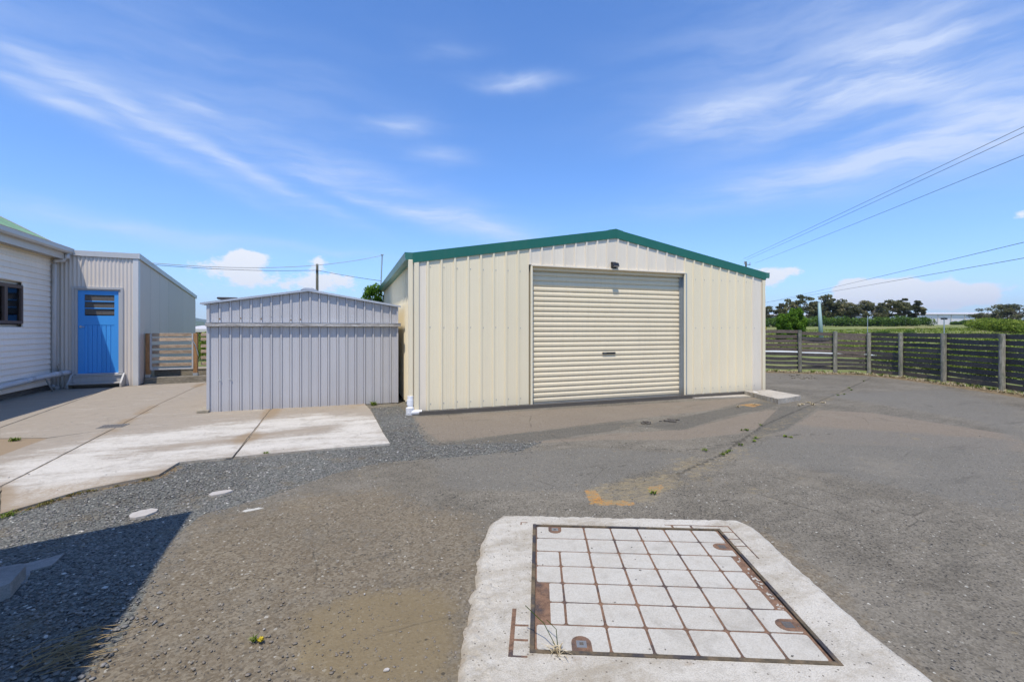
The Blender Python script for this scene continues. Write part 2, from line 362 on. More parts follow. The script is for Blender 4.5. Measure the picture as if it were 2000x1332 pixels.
# grass field
m, nt, b = material('field_grass'); p = nt.pos()
n1 = nt.noise(p, .06, 6, .65); n2 = nt.noise(nt.mapv(p, sc=(1, 1, 1)), 1.1, 6, .7); n3 = nt.noise(p, 22, 4, .7)
c = nt.mix(nt.ss(n1, .35, .65), (.125, .185, .045), (.235, .235, .08)); c = nt.mix(nt.ss(n2, .35, .7), c, (.085, .135, .03)); c = nt.mix(nt.math('MULTIPLY', nt.ss(n3, .4, .6), .5), c, (.30, .26, .12)); c = nt.mix(nt.math('MULTIPLY', nt.ss(nt.noise(p, .035, 4, .6), .52, .62), .75), c, (.27, .205, .105))
setb(nt, b, col=c, rough=.9, spec=.1, nrm=nt.bump(n3, .8, .05)); M['field'] = m
m, nt, b = material('hill_forest'); p = nt.pos(); n1 = nt.noise(p, .004, 6, .7)
setb(nt, b, col=nt.mix(nt.ss(n1, .4, .6), (.03, .055, .03), (.08, .11, .05)), rough=.95, spec=.05); M['hill'] = m

# asphalt yard: real differences of surface are carried by mesh attributes, their edges broken up by noise
def stones(nt, p, scale, c_lo, c_hi, white=.03):
    v = nt.vor(p, scale); r = nt.sep(v)
    d = nt.vor(p, scale, out='Distance')
    c = nt.mix(nt.ss(r[0], .1, .95), c_lo, c_hi); c = nt.mix(nt.ss(r[1], 1-white, 1-white*.4), c, (.62, .60, .56)); c = nt.mix(nt.ss(r[2], .90, .96), c, (.035, .035, .037))
    return c, d
m, nt, b = material('worn_asphalt'); p = nt.pos()
e1 = nt.noise(p, 1.7, 6, .7); e2 = nt.noise(p, 14, 5, .7); e3 = nt.noise(p, .45, 4, .6); e4 = nt.noise(p, 60, 4, .65)
edge = nt.math('ADD', nt.math('MULTIPLY', nt.math('SUBTRACT', e1, .5), .9), nt.math('MULTIPLY', nt.math('SUBTRACT', e2, .5), .9))
def msk(name, soft=.16, k=1.0):
    return nt.ss(nt.math('ADD', nt.attr(name), nt.math('MULTIPLY', edge, k)), .5-soft, .5+soft)
cA, dA = stones(nt, p, 125, (.142, .126, .105), (.232, .208, .177), .005)
cB, dB = stones(nt, nt.mapv(p, loc=(3.1, 1.7, 0)), 75, (.125, .111, .092), (.24, .214, .18), .006)
base = nt.mix(nt.ss(e2, .45, .6), cA, cB)
base = nt.mix(nt.lin(e3, .35, .65, .0, .42), base, (.18, .162, .14)); base = nt.mix(1.0, base, nt.lin(nt.noise(p, .9, 6, .7), .28, .72, .74, 1.24), 'MULTIPLY'); base = nt.mix(1.0, base, nt.lin(nt.noise(nt.mapv(p, rot=(0, 0, .5), sc=(1, 3, 1)), 2.2, 6, .75), .28, .72, .80, 1.16), 'MULTIPLY')
pink = nt.mix(.55, cA, (.262, .207, .165)); base = nt.mix(nt.math('MULTIPLY', msk('pink', .14, .7), .85), base, pink)
blu = nt.mix(.5, cA, (.168, .164, .158)); base = nt.mix(nt.math('MULTIPLY', msk('blue', .2), .75), base, blu)
drk = nt.mix(.5, cA, (.078, .077, .074)); base = nt.mix(nt.math('MULTIPLY', msk('patch', .1, .5), .8), base, drk)
cD, dD = stones(nt, nt.mapv(p, loc=(1.1, 6.7, 0)), 80, (.125, .096, .064), (.29, .25, .195), .015)
dirt = nt.mix(nt.lin(nt.noise(p, 5, 5, .7), 0.3, .7, .12, .65), cD, nt.mix(e1, (.125, .092, .060), (.225, .180, .130)))
base = nt.mix(nt.math('MULTIPLY', msk('dirt', .32, 1.9), .74), base, dirt)
tan = nt.mix(nt.math('MULTIPLY', nt.ss(e4, .55, .62), .4), nt.mix(e1, (.175, .133, .078), (.245, .195, .125)), cD)
base = nt.mix(nt.math('MULTIPLY', msk('tan', .3, .55), .85), base, tan)
gcol, gd = stones(nt, p, 80, (.095, .097, .094), (.205, .205, .195), .01)
gcol = nt.mix(nt.math('MULTIPLY', nt.ss(nt.noise(p, 3, 5, .7), .5, .72), .55), gcol, (.19, .15, .10))
gm = msk('gravel', .12, .7); base = nt.mix(gm, base, gcol)
moss = nt.mix(nt.ss(nt.noise(p, 22, 6, .75), .40, .60), (.30, .23, .13), (.52, .235, .045)); base = nt.mix(nt.math('MULTIPLY', msk('moss', .12, 1.3), nt.lin(e4, .35, .6, .35, 1)), base, moss)
straw = nt.mix(e4, (.20, .165, .11), (.35, .28, .175)); base = nt.mix(nt.math('MULTIPLY', nt.math('MULTIPLY', msk('straw', .2, 2.4), nt.ss(nt.noise(nt.mapv(p, rot=(0, 0, .4), sc=(1, 3, 1)), 11, 6, .75), .38, .60)), .80), base, straw)
soil = nt.mix(nt.ss(e2, .35, .65), (.12, .085, .05), (.27, .21, .14)); base = nt.mix(msk('soil', .15, .8), base, soil)
wm = nt.math('MULTIPLY', msk('white', .1, 1.0), .8); base = nt.mix(wm, base, (.62, .61, .59))
# oil spots, worn dark smears and thin dusty drift
sm = nt.ss(nt.noise(nt.mapv(p, rot=(0, 0, -.35), sc=(.6, 2.4, 1)), 1.1, 7, .72), .57, .70); base = nt.mix(nt.math('MULTIPLY', sm, nt.math('MULTIPLY', nt.math('SUBTRACT', 1, gm), .42)), base, (.085, .078, .07))
du = nt.ss(nt.noise(nt.mapv(p, loc=(4, 9, 0)), .8, 7, .72), .54, .70); base = nt.mix(nt.math('MULTIPLY', du, nt.math('MULTIPLY', nt.math('SUBTRACT', 1, gm), .34)), base, (.255, .225, .185))
sp = nt.sep(nt.vor(nt.mapv(p, loc=(2, 5, 0)), 30)); spd = nt.vor(nt.mapv(p, loc=(2, 5, 0)), 30, out='Distance')
base = nt.mix(nt.math('MULTIPLY', nt.math('MULTIPLY', nt.ss(sp[0], .955, .96), nt.ss(spd, .32, .2)), .75), base, (.05, .045, .04))
# hairline cracks
vd = nt.vor(nt.mapv(nt.vmath('ADD', p, nt.vmath('MULTIPLY', nt.add('ShaderNodeTexNoise').outputs['Color'], (.25, .25, 0)))), .75, 'DISTANCE_TO_EDGE', 'Distance')
ck = nt.math('MULTIPLY', nt.ss(vd, .006, .001), nt.ss(nt.noise(p, .6, 3, .6), .50, .62)); ck = nt.math('MULTIPLY', ck, nt.math('SUBTRACT', 1, gm))
base = nt.mix(nt.math('MULTIPLY', ck, .45), base, (.045, .04, .035))
crk = nt.math('MULTIPLY', nt.ss(nt.math('ADD', nt.attr('crack'), nt.math('MULTIPLY', nt.math('SUBTRACT', e2, .5), 1.9)), .5, .75), .6); base = nt.mix(crk, base, (.05, .045, .038))
h = nt.math('ADD', nt.math('MULTIPLY', dA, .25), nt.math('MULTIPLY', e4, .35)); h = nt.math('ADD', h, nt.math('MULTIPLY', dB, .35)); h = nt.math('ADD', h, nt.math('MULTIPLY', nt.math('MULTIPLY', gd, gm), -1.5))
h = nt.math('ADD', h, nt.math('MULTIPLY', e2, .5))
base = nt.mix(1.0, base, (.89, .885, .81), 'MULTIPLY')
setb(nt, b, col=base, rough=.92, spec=.12, nrm=nt.bump(h, .55, .009)); M['asphalt'] = m

def concrete(name, white=(.55, .515, .445), grey=(.315, .272, .215), attr=True, bump=.35, streak=True, wamt=1.0, pits=0):
    m, nt, b = material(name); p = nt.pos()
    n1 = nt.noise(nt.mapv(p, rot=(0, 0, R(20)), sc=(1, 3.5, 1)), 1.3, 7, .68); n2 = nt.noise(p, 26, 6, .7); n3 = nt.noise(p, 160, 3, .6); n4 = nt.noise(p, 4, 5, .7, 1)
    w_ = nt.math('ADD', nt.attr('pale'), nt.math('MULTIPLY', nt.math('SUBTRACT', n1, .5), 2.2)) if attr else nt.math('ADD', n1, .15)
    w_ = nt.math('ADD', w_, nt.math('MULTIPLY', nt.math('SUBTRACT', n2, .5), 1.0))
    c = nt.mix(nt.math('MULTIPLY', nt.ss(w_, .12, .98), wamt), grey, white); c = nt.mix(nt.math('MULTIPLY', nt.ss(n4, .48, .75), .45), c, tuple(x*.62 for x in grey))
    c = nt.mix(nt.math('MULTIPLY', nt.ss(n3, .40, .68), .35), c, tuple(x*.55 for x in grey))
    if attr: c = nt.mix(nt.math('MULTIPLY', nt.ss(nt.math('ADD', nt.attr('stain'), nt.math('MULTIPLY', nt.math('SUBTRACT', n2, .5), .8)), .35, .8), .75), c, (.245, .175, .10))
    if pits:
        pv_ = nt.vor(p, 55, out='Distance'); pr_ = nt.sep(nt.vor(p, 55)); pm = nt.math('MULTIPLY', nt.ss(pv_, .30, .16), nt.ss(nt.math('ADD', pr_[0], nt.math('MULTIPLY', nt.attr('stain'), .8)), .86, .95))
        c = nt.mix(nt.math('MULTIPLY', pm, pits), c, (.10, .085, .065)); lines = nt.noise(nt.mapv(p, sc=(1, 1, 1)), 9, 8, .75)
        c = nt.mix(nt.math('MULTIPLY', nt.ss(lines, .54, .66), .35), c, (.27, .24, .19))
    setb(nt, b, col=c, rough=.9, spec=.15, nrm=nt.bump(nt.math('ADD', nt.math('MULTIPLY', n2, .6), n3), bump, .005)); return m
M['slab'] = concrete('slab_concrete')
M['collar'] = concrete('collar_concrete', (.54, .505, .43), (.36, .315, .24), bump=1.0, pits=.8)
M['infill'] = concrete('infill_concrete', (.478, .455, .395), (.40, .365, .30), attr=False, bump=.25)
M['block'] = concrete('block_concrete', (.33, .31, .28), (.20, .185, .165), attr=False, bump=.4)
M['pad'] = concrete('pad_concrete', (.50, .46, .39), (.26, .22, .16), attr=False, bump=.5)
m, nt, b = material('rusty_iron'); p = nt.pos(); n1 = nt.noise(p, 28, 6, .7); n2 = nt.noise(p, 6, 4, .6); n3 = nt.noise(p, 220, 3, .6)
c = nt.mix(nt.ss(n1, .3, .7), (.10, .060, .040), (.215, .125, .078)); c = nt.mix(nt.math('MULTIPLY', nt.ss(n2, .50, .66), .8), c, (.045, .042, .045)); c = nt.mix(nt.math('MULTIPLY', nt.ss(n3, .5, .7), .4), c, (.34, .22, .13))
setb(nt, b, col=c, rough=.85, spec=.2, nrm=nt.bump(n1, .5, .004)); M['rust'] = m
m, nt, b = material('dull_frame_iron'); p = nt.pos(); n1 = nt.noise(p, 18, 6, .7); n2 = nt.noise(p, 5, 4, .6)
c = nt.mix(nt.ss(n1, .3, .7), (.06, .052, .036), (.17, .125, .075)); c = nt.mix(nt.math('MULTIPLY', nt.ss(n2, .46, .6), .85), c, (.035, .036, .045))
setb(nt, b, col=c, rough=.85, spec=.2, nrm=nt.bump(n1, .5, .004)); M['frame_iron'] = m
m, nt, b = material('gravel_stone'); t = nt.attr('tint'); p = nt.pos()
c = nt.mix(nt.ss(t, 0, .55), (.115, .115, .108), (.205, .203, .19)); c = nt.mix(nt.ss(t, .6, .95), c, (.26, .25, .23)); c = nt.mix(nt.ss(t, .978, .985), c, (.55, .53, .48)); c = nt.mix(nt.math('MULTIPLY', nt.noise(p, 3, 3), .4), c, (.17, .13, .085)); c = nt.mix(nt.attr('warm'), c, (.20, .165, .125))
setb(nt, b, col=c, rough=.85, spec=.2); M['stone'] = m

# ------------------------------------------------------------------ ground, hills, yard
FENCE = [(12.94, 11.45), (13.828, 10.681), (14.563, 10.05), (15.219, 9.464), (15.116, 8.546), (14.585, 7.27), (13.897, 5.859), (12.98, 4.25), (12.1, 2.75), (11.2, 1.2)]
def terrain_h(x, y):
    d = np.hypot(x, y); a = np.degrees(np.arctan2(x, y)); t = sst(a, 8, 34)*(1-sst(a, 120, 160))
    hr = np.interp(d, [0, 20, 80, 205, 420, 9000], [-.05, -.05, .55, 2.6, 4.4, 4.4]); hl = np.interp(d, [0, 34, 120, 400, 9000], [-.05, -.05, -2.2, -7, -9])
    return hr*t+hl*(1-t)+np.where(d > 20, (fbm(x, y, .05, 3)-.5)*np.clip((d-20)/60, 0, 1)*.5, 0)
rad = np.concatenate([np.linspace(0, 20, 24), np.geomspace(21, 9500, 90)]); na = 240
aa = np.linspace(0, 2*np.pi, na, endpoint=False); rr_, ag = np.meshgrid(rad, aa, indexing='ij'); X = rr_*np.sin(ag); Y = rr_*np.cos(ag)
V = np.stack([X.ravel(), Y.ravel(), terrain_h(X, Y).ravel()], 1)
ii, jj = np.meshgrid(np.arange(len(rad)-1), np.arange(na), indexing='ij'); a0 = (ii*na+jj).ravel(); a1 = (ii*na+(jj+1) % na).ravel()
Fc = np.stack([a0, a1, a1+na, a0+na], 1)
o = bpy.data.objects.new('ground', np_mesh('ground', V, Fc, M['field'], True)); COL.objects.link(o); tag(o, kind='structure')
def ridge(name, d, a0, a1, ht, seed):
    n = 120; rows = [[] for _ in range(5)]
    for k in range(n+1):
        a = R(a0+(a1-a0)*k/n); env = math.sin(math.pi*k/n)**.35
        h = ht*env*(.62+.6*mnoise.fractal(Vector((k*.055+seed, seed, 0)), 1, 2, 5))
        for j, (dd, hh) in enumerate(((-.22, -.12), (-.1, .45), (0, 1), (.12, .5), (.25, -.12))): rows[j].append(((d*(1+dd))*math.sin(a), (d*(1+dd))*math.cos(a), -12+h*hh))
    mb = MB(); mb.strip(rows); solo(name, mb, M['hill'], kind='structure', smooth=True)
ridge('hills', 3600, -75, 12, 88, 2.3); ridge('hills', 6400, -80, 10, 205, 7.7)

gx = np.arange(-8, 15.6, .055); gy = np.arange(-3.2, 15.6, .055); GX, GY = np.meshgrid(gx, gy, indexing='ij'); PP = np.stack([GX.ravel(), GY.ravel()], 1)
yard = [(-8, -3.2), (11, -3.2)]+[(x+.06, y+.02) for x, y in reversed(FENCE)]+[(10, 14.6), (-8, 15.6)]
def mk(poly, soft=.12): return sst(sdist(PP, poly), -soft, soft)
def line(pts, wd):
    pts = np.array(pts); best = np.full(len(PP), 1e9)
    for a, b_ in zip(pts[:-1], pts[1:]):
        e = b_-a; t = np.clip(((PP-a)@e)/(e@e), 0, 1); best = np.minimum(best, np.hypot(*(PP-a-t[:, None]*e).T))
    return 1-sst(best, wd*.3, wd)
GRAVEL = G_((725, 797), (762, 868), (600, 882), (470, 895), (350, 905), (310, 930), (160, 960), (0, 1007))+[(-4.5, 3.6), (-4.5, -2), (-1.35, 1.0)]+G_((150, 1332), (250, 1230), (330, 1060), (390, 1005), (470, 985), (560, 958), (650, 925), (740, 902), (900, 890), (1010, 882), (1060, 862), (840, 868), (822, 850), (805, 814), (778, 792))
at = {
 'gravel': mk(GRAVEL, .06),
 'pink': np.maximum.reduce([mk(G_((822, 835), (812, 814), (1490, 775), (1390, 800), (1180, 824), (1000, 846), (860, 862)), .06), mk(G_((1010, 866), (1190, 846), (1340, 838), (1440, 812), (1500, 800), (1535, 800), (1490, 832), (1440, 846), (1330, 858), (1180, 858)), .05), mk(G_((1600, 800), (1700, 805), (1990, 850), (2010, 882), (1800, 872), (1620, 866), (1500, 852), (1540, 838)), .06)]),
 'blue': np.clip(mk(G_((1600, 770), (1850, 760), (2000, 800), (2000, 1000), (1500, 900), (1420, 880), (1560, 830), (1800, 845), (1990, 860), (1900, 820)), .5)+mk(G_((820, 890), (1150, 872), (1380, 885), (1250, 930), (1150, 960), (860, 960)), .2)*.75, 0, 1),
 'patch': np.maximum.reduce([mk(G_((1240, 832), (1400, 800), (1480, 786), (1530, 784), (1500, 797), (1420, 812), (1330, 840)), .05), mk(G_((1525, 792), (1565, 793), (1602, 792), (1535, 838), (1460, 856), (1480, 835)), .03), mk(G_((840, 868), (1000, 847), (1190, 826), (1250, 822), (1200, 840), (1010, 866), (870, 884)), .05)*.9]),
 'dirt': np.clip(mk(G_((60, 1332), (380, 1010), (520, 985), (640, 960), (760, 950), (900, 1010), (930, 1120), (900, 1332), (880, 1500), (0, 1500)), .35)*.82+mk(G_((880, 990), (960, 1000), (960, 1060), (920, 1140), (890, 1332), (800, 1332)), .1)*.3+mk(G_((1455, 1020), (1520, 1050), (1640, 1140), (1800, 1290), (1900, 1332), (1820, 1332), (1700, 1240), (1500, 1080)), .1)*.75, 0, 1),
 'tan': mk(G_((590, 1190), (700, 1150), (860, 1145), (900, 1180), (890, 1332), (700, 1345), (570, 1300)), .15)*.9,
 'moss': np.clip(mk(G_((1142, 950), (1165, 958), (1180, 972), (1240, 978), (1240, 986), (1150, 984)), .03)+mk(G_((1265, 948), (1300, 944), (1285, 962), (1268, 962)), .03)*.9+mk(G_((1440, 790), (1470, 787), (1492, 789), (1470, 794)), .04)*.8, 0, 1),
 'straw': np.clip(line(G_((1195, 965), (1240, 950), (1320, 925), (1400, 890)), .34)*.50+line(G_((1420, 885), (1490, 845), (1560, 810), (1620, 775), (1690, 740)), .16)*.36+mk(G_((1150, 950), (1250, 930), (1310, 930), (1290, 978), (1190, 985)), .08)*.4, 0, 1),
 'soil': np.maximum(line(FENCE, .75)*.95, line([(p[0], p[1]) for p in G_((0, 1007), (160, 960), (310, 930), (345, 912))], .12)*.7),
 'white': np.clip(line(G_((478, 997), (506, 991)), .06)*.8+line(G_((196, 1140), (224, 1092)), .02)*.0, 0, 1),
 'crack': np.clip(line(G_((1320, 925), (1410, 885), (1490, 830), (1560, 800), (1650, 762), (1700, 738)), .035)+line(G_((1150, 855), (1330, 880), (1500, 850), (1650, 845)), .03)*.8+line(G_((1290, 985), (1420, 975), (1600, 985), (1760, 1000), (1990, 1040)), .025)*.7+line(G_((1000, 945), (1120, 930), (1230, 905)), .03)*.7, 0, 1)}
Z = (fbm(PP[:, 0], PP[:, 1], .8, 1)-.75)*.014-.002-line(G_((1150, 965), (1320, 925), (1410, 885), (1490, 840)), .3)*.006
ins = (sdist(PP, yard) > -.03); nxg, nyg = len(gx), len(gy)
i_, j_ = np.meshgrid(np.arange(nxg-1), np.arange(nyg-1), indexing='ij'); k0 = (i_*nyg+j_).ravel(); Fq = np.stack([k0, k0+nyg, k0+nyg+1, k0+1], 1)
Fq = Fq[ins[Fq].all(1)]
o = bpy.data.objects.new('asphalt_yard', np_mesh('asphalt_yard', np.column_stack([PP, Z]), Fq, M['asphalt'], True, at)); COL.objects.link(o); tag(o, kind='structure')

def densify(poly, step=.06, jit=.006):
    out = []
    for k in range(len(poly)):
        a = Vector(poly[k][:2]); b_ = Vector(poly[(k+1) % len(poly)][:2]); n = max(1, int((b_-a).length/step))
        for q in range(n):
            p_ = a.lerp(b_, q/n)
            out.append((p_.x+random.uniform(-jit, jit), p_.y+random.uniform(-jit, jit)))
    return out
def inside(p, poly):
    r = False; j = len(poly)-1
    for i in range(len(poly)):
        if (poly[i][1] > p[1]) != (poly[j][1] > p[1]) and p[0] < (poly[j][0]-poly[i][0])*(p[1]-poly[i][1])/(poly[j][1]-poly[i][1])+poly[i][0]: r = not r
        j = i
    return r
def slab(name, poly, mat, top, bottom, step, jit, attrf, kind=None, parent=None, zf=None, label=None, cat=None, hole=None):
    """polygon filled with a fine triangulation so that its surface can carry stains and small unevenness"""
    bd = densify(poly, step, jit); P2 = [Vector(p) for p in bd]; n = len(P2)
    xs = [p[0] for p in bd]; ys = [p[1] for p in bd]
    cand = np.array([(x, y) for x in np.arange(min(xs), max(xs), step) for y in np.arange(min(ys), max(ys), step)]); sd = sdist(cand, bd)
    P2 += [Vector((x+random.uniform(-.2, .2)*step, y+random.uniform(-.2, .2)*step)) for (x, y), s_ in zip(cand, sd) if s_ > step*.5]
    edges_ = [(k, (k+1) % n) for k in range(n)]
    if hole:
        hb = densify(hole, step, 0); sh = sdist(np.array([(p.x, p.y) for p in P2[n:]]), hb); P2 = P2[:n]+[p for p, q in zip(P2[n:], sh) if q < -step*.4]
        m0 = len(P2); P2 += [Vector(p) for p in hb]; edges_ += [(m0+k, m0+(k+1) % len(hb)) for k in range(len(hb))]
    r = delaunay_2d_cdt(P2, edges_, [], 1, 1e-5)
    co = np.array([(v_.x, v_.y) for v_ in r[0]]); z = np.full(len(co), top) if zf is None else zf(co)
    faces = [tuple(f) for f in r[2]]
    if hole: fc = np.array([co[list(f)].mean(0) for f in faces]); sh = sdist(fc, hole); faces = [f for f, q in zip(faces, sh) if q < 1e-4]
    origin = None; origin = {o_: i for i, l in enumerate(r[3]) for o_ in l}
    v_ = [(c_[0], c_[1], z_) for c_, z_ in zip(co, z)]; nb = len(v_); A = attrf(co)
    ring = [origin[k] for k in range(n) if k in origin]
    for k in ring: v_.append((co[k][0], co[k][1], bottom))
    for k in range(len(ring)):
        a, b_ = ring[k], ring[(k+1) % len(ring)]; faces.append((a, nb+k, nb+(k+1) % len(ring), b_))
    me = bpy.data.meshes.new(name); me.from_pydata(v_, [], faces)
    import bmesh
    bm = bmesh.new(); bm.from_mesh(me); bmesh.ops.recalc_face_normals(bm, faces=bm.faces); bm.to_mesh(me); bm.free()
    for an, dd in A.items():
        at_ = me.attributes.new(an, 'FLOAT', 'POINT'); at_.data.foreach_set('value', np.concatenate([dd, dd[ring]]).astype(np.float32))
    me.materials.append(mat); ob = bpy.data.objects.new(name, me); COL.objects.link(ob)
    if parent: ob.parent = parent
    return tag(ob, label, cat, kind=kind)
# concrete apron: the joints are real gaps
J1 = [(-2.62, 4.47), (-2.877, 5.278), (-2.929, 6.033), (-3.071, 7.801), (-3.3, 10.194), (-3.5, 13.95)]
J2 = [(-1.168, 5.652), (-1.26, 9.0)]
def off(l, d): return [(x+d, y) for x, y in l]
FR = G_((0, 1007), (160, 960), (310, 930), (350, 905), (456, 896))
h1, h2 = grd(0, 838), grd(223, 757)
PALE = G_((0, 1000), (200, 950), (330, 905), (600, 880), (762, 868), (740, 818), (620, 812), (430, 832), (330, 842), (200, 858), (60, 900), (0, 915))
def slab_attr(co):
    p_ = sst(sdist(co, PALE), -.45, .35)*.82+.05; d1 = np.minimum.reduce([np.abs(co[:, 0]-np.interp(co[:, 1], [q[1] for q in J1], [q[0] for q in J1])), np.abs(co[:, 0]+1.21)])
    edge_ = sdist(co, FR[:3]+[(-5, 4), (-5, 2)]); st = (1-sst(d1, .02, .22))*.42+(1-sst(np.abs(edge_), .05, .65))*.62*(co[:, 0] < -1.4)+sst(fbm(co[:, 0], co[:, 1], .8, 5), .5, .68)*.35
    band = np.exp(-((co[:, 1]-6.65-.25*(co[:, 0]+1))**2)/.10)*sst(co[:, 0], -2.8, -1.9)*.62*(1-sst(co[:, 0], -.4, .4))
    near = (1-sst(np.hypot(co[:, 0]+.6, (co[:, 1]-8.6)*1.2), .4, 1.6))*.45
    return {'pale': np.clip(p_-band, 0, 1), 'stain': np.clip(st+band*.8+near, 0, 1)}
sl_ = dict(mat=M['slab'], top=.016, bottom=-.06, step=.07, jit=.003, attrf=slab_attr, kind='structure')
und = lambda co: .016+(fbm(co[:, 0], co[:, 1], .9, 8)-.5)*.006
S1 = grd(0, 858); S2 = grd(97, 857); S3 = grd(0, 893)
slab('concrete_slab', [h1, h2, (-3.5, 13.95), J1[4], J1[3]]+[(-3.62, 7.45), S2, S1], zf=und, **{**sl_, 'jit': .002})
slab('concrete_slab', [(-5.75, 7.0), (h1[0]-.02, h1[1]), (h2[0]-.02, h2[1]), (-4.45, 13.95), (-6.35, 13.6), (-6.9, 7.0)], zf=und, **sl_)
slab('concrete_slab', [(-5.2, 4.2), (-4.6, 3.7)]+[FR[0]]+off(J1[1:4], -.012)+[(S2[0], S2[1]-.03), S3], zf=und, **sl_)
slab('concrete_slab', [FR[0], (FR[1]), FR[2], FR[3], (-1.18, 5.652), (-1.27, 9.0), (-1.3, 10.2), (-1.4, 14.4), (-3.48, 14.3)]+list(reversed(off(J1[1:], .012))), zf=und, **sl_)
slab('concrete_slab', [(-1.155, 5.652), grd(600, 882), (.482, 5.682), (.44, 6.3), (.41, 7.069), (.36, 8.2), (.30, 8.75), (.30, 11.5), (-1.25, 11.5), (-1.245, 9.0)], zf=und, **sl_)
jf = MB()
for L_ in (J1, [(-1.21, 5.64), (-1.245, 9.0)]):
    for a, b_ in zip(L_[:-1], L_[1:]): jf.quadface((a[0]-.03, a[1], .009), (a[0]+.03, a[1], .009), (b_[0]+.03, b_[1], .0085), (b_[0]-.03, b_[1], .0085))
m_, nt_, b_n = material('joint_grit'); p_n = nt_.pos(); setb(nt_, b_n, col=nt_.mix(nt_.ss(nt_.noise(p_n, 18, 5, .7), .3, .7), (.15, .12, .085), (.32, .26, .18)), rough=.95, nrm=nt_.bump(nt_.noise(p_n, 90, 4, .7), .8, .01))
solo('joint_filler', jf, m_, kind='structure')
# bare soil patch beside the slabs
slab('soil_patch', [(-5.6, 6.9), (S1[0]-.6, S1[1]+.1), (S1[0], S1[1]-.01), (S2[0]-.01, S2[1]-.02), (S3[0], S3[1]+.03), (-5.1, 5.9)], M['slab'], .004, -.05, .06, .01, lambda co: {'pale': np.zeros(len(co)), 'stain': .75+.5*fbm(co[:, 0], co[:, 1], 6, 2)}, kind='structure', zf=lambda co: .004+.012*fbm(co[:, 0], co[:, 1], 5, 2))

# ------------------------------------------------------------------ cream steel shed
X0, X1, YF, XA, YB = 1.04, 8.74, 7.60, 4.89, 14.4
EZ, AZ = 2.50, 3.165                       # underside of the barge at the eaves and at the apex
def gz(x): return EZ+(AZ-EZ)*(1-abs(x-XA)/(XA-X0+.02))
shed = thing('steel_shed', 'large cream steel shed with green barge trim and a wide roller door', 'shed', ((X0+X1)/2, YF, 0))
PITCH, R0 = .2306, 1.252
def pan_mb(x, wd, z0, zt, ribs=((0, .034),), d=.021, y=YF):
    """one cladding pan: raised rib at its left side, shallow flutes across the pan, top cut to the gable"""
    prof = []
    for rx, rw in ribs: prof += [(rx-rw/2-.006, 0), (rx-rw/2+.002, -d), (rx+rw/2-.002, -d), (rx+rw/2+.006, 0)]
    for t in (.36, .64): prof += [(wd*t-.006, 0), (wd*t, -.0022), (wd*t+.006, 0)]
    prof.append((wd-.0235, 0)); prof.sort(key=lambda q: q[0])
    mb = MB(); lo = [(x+a, y+b_, z0) for a, b_ in prof]; hi = [(x+a, y+b_, zt(x+a)) for a, b_ in prof]
    mb.strip([lo, hi]); mb.strip([[(x+a, y+.004, z0) for a, b_ in prof], lo]); return mb
rx = [R0+PITCH*k for k in range(33)]
for x in rx:
    if x > 8.60: continue
    over_door = 3.05 < x < 6.50
    z0 = 2.565 if over_door else .045
    last = x > 8.35
    p_ = part('cladding_panel', pan_mb(x, PITCH if not last else .09+PITCH, z0, lambda q: gz(q)+.02), M['cream_pale'] if (over_door or x < 1.1 or x > 8.3) else M['cream'], shed)
part('cladding_panel', MB().strip([[(1.10, YF, .045), (1.228, YF, .045)], [(1.10, YF, EZ+.04), (1.228, YF, EZ+.06)]]), M['cream_pale'], shed)
# corner flashings
part('corner_flashing', MB().extr([(X0-.012, YF+.09), (X0-.012, YF-.024), (1.105, YF-.024), (1.105, YF-.018), (X0-.006, YF-.018), (X0-.006, YF+.09)], .03, EZ+.01, 'z'), M['cream'], shed)
part('corner_flashing', MB().extr([(X1+.012, YF+.09), (X1+.012, YF-.024), (8.665, YF-.024), (8.665, YF-.018), (X1+.006, YF-.018), (X1+.006, YF+.09)], .03, EZ-.01, 'z'), M['cream'], shed)
# screws of the mid rail and base rail
sc_me = MB().extr([(math.cos(t)*.009, math.sin(t)*.009) for t in np.linspace(0, 2*math.pi, 7)[:-1]], -.006, 0, 'y').mesh('screw', M['stepgrey'])
for x in rx:
    if x > 8.6: continue
    for z in (1.43, .16, 2.44):
        if 3.05 < x < 6.5: continue
        piece('screw', sc_me, shed, (x+.045+random.uniform(-.006, .006), YF, z+random.uniform(-.006, .006)))
# barge boards, ridge cap, gutters, roof
def barge(xa, za, xb, zb):
    h_ = .168; mb = MB(); y0, y1 = YF-.026, YF+.05
    a = [(xa, za), (xb, zb), (xb, zb+h_), (xa, za+h_)]
    return mb.extr([(q[0], q[1]) for q in a], y0, y1, 'y')
part('barge_board', barge(X0-.035, EZ-.006, XA-.001, AZ), M['green'], shed); part('barge_board', barge(XA+.001, AZ, X1+.03, EZ-.006), M['green'], shed)
part('ridge_cap', MB().extr([(XA-.16, AZ+.150), (XA, AZ+.182), (XA+.16, AZ+.150), (XA+.16, AZ+.142), (XA, AZ+.172), (XA-.16, AZ+.142)], YF-.02, YB, 'y'), M['gutter_green'], shed)
for sx, xe in ((-1, X0-.03), (1, X1+.03)):
    g = MB().extr([(xe, 2.545), (xe+sx*.115, 2.545), (xe+sx*.13, 2.60), (xe+sx*.122, 2.615), (xe+sx*.135, 2.66), (xe+sx*.128, 2.662), (xe+sx*.112, 2.555), (xe+sx*.004, 2.555), (xe+sx*.004, 2.655), (xe, 2.655)], YF+.0, YB+.02, 'y')
    g.extr([(xe, 2.54), (xe+sx*.117, 2.54), (xe+sx*.132, 2.60), (xe+sx*.124, 2.615), (xe+sx*.137, 2.664), (xe, 2.664)], YF-.006, YF+.0, 'y')
    part('gutter', g, M['gutter_green'], shed)
rt = MB(); n = 40
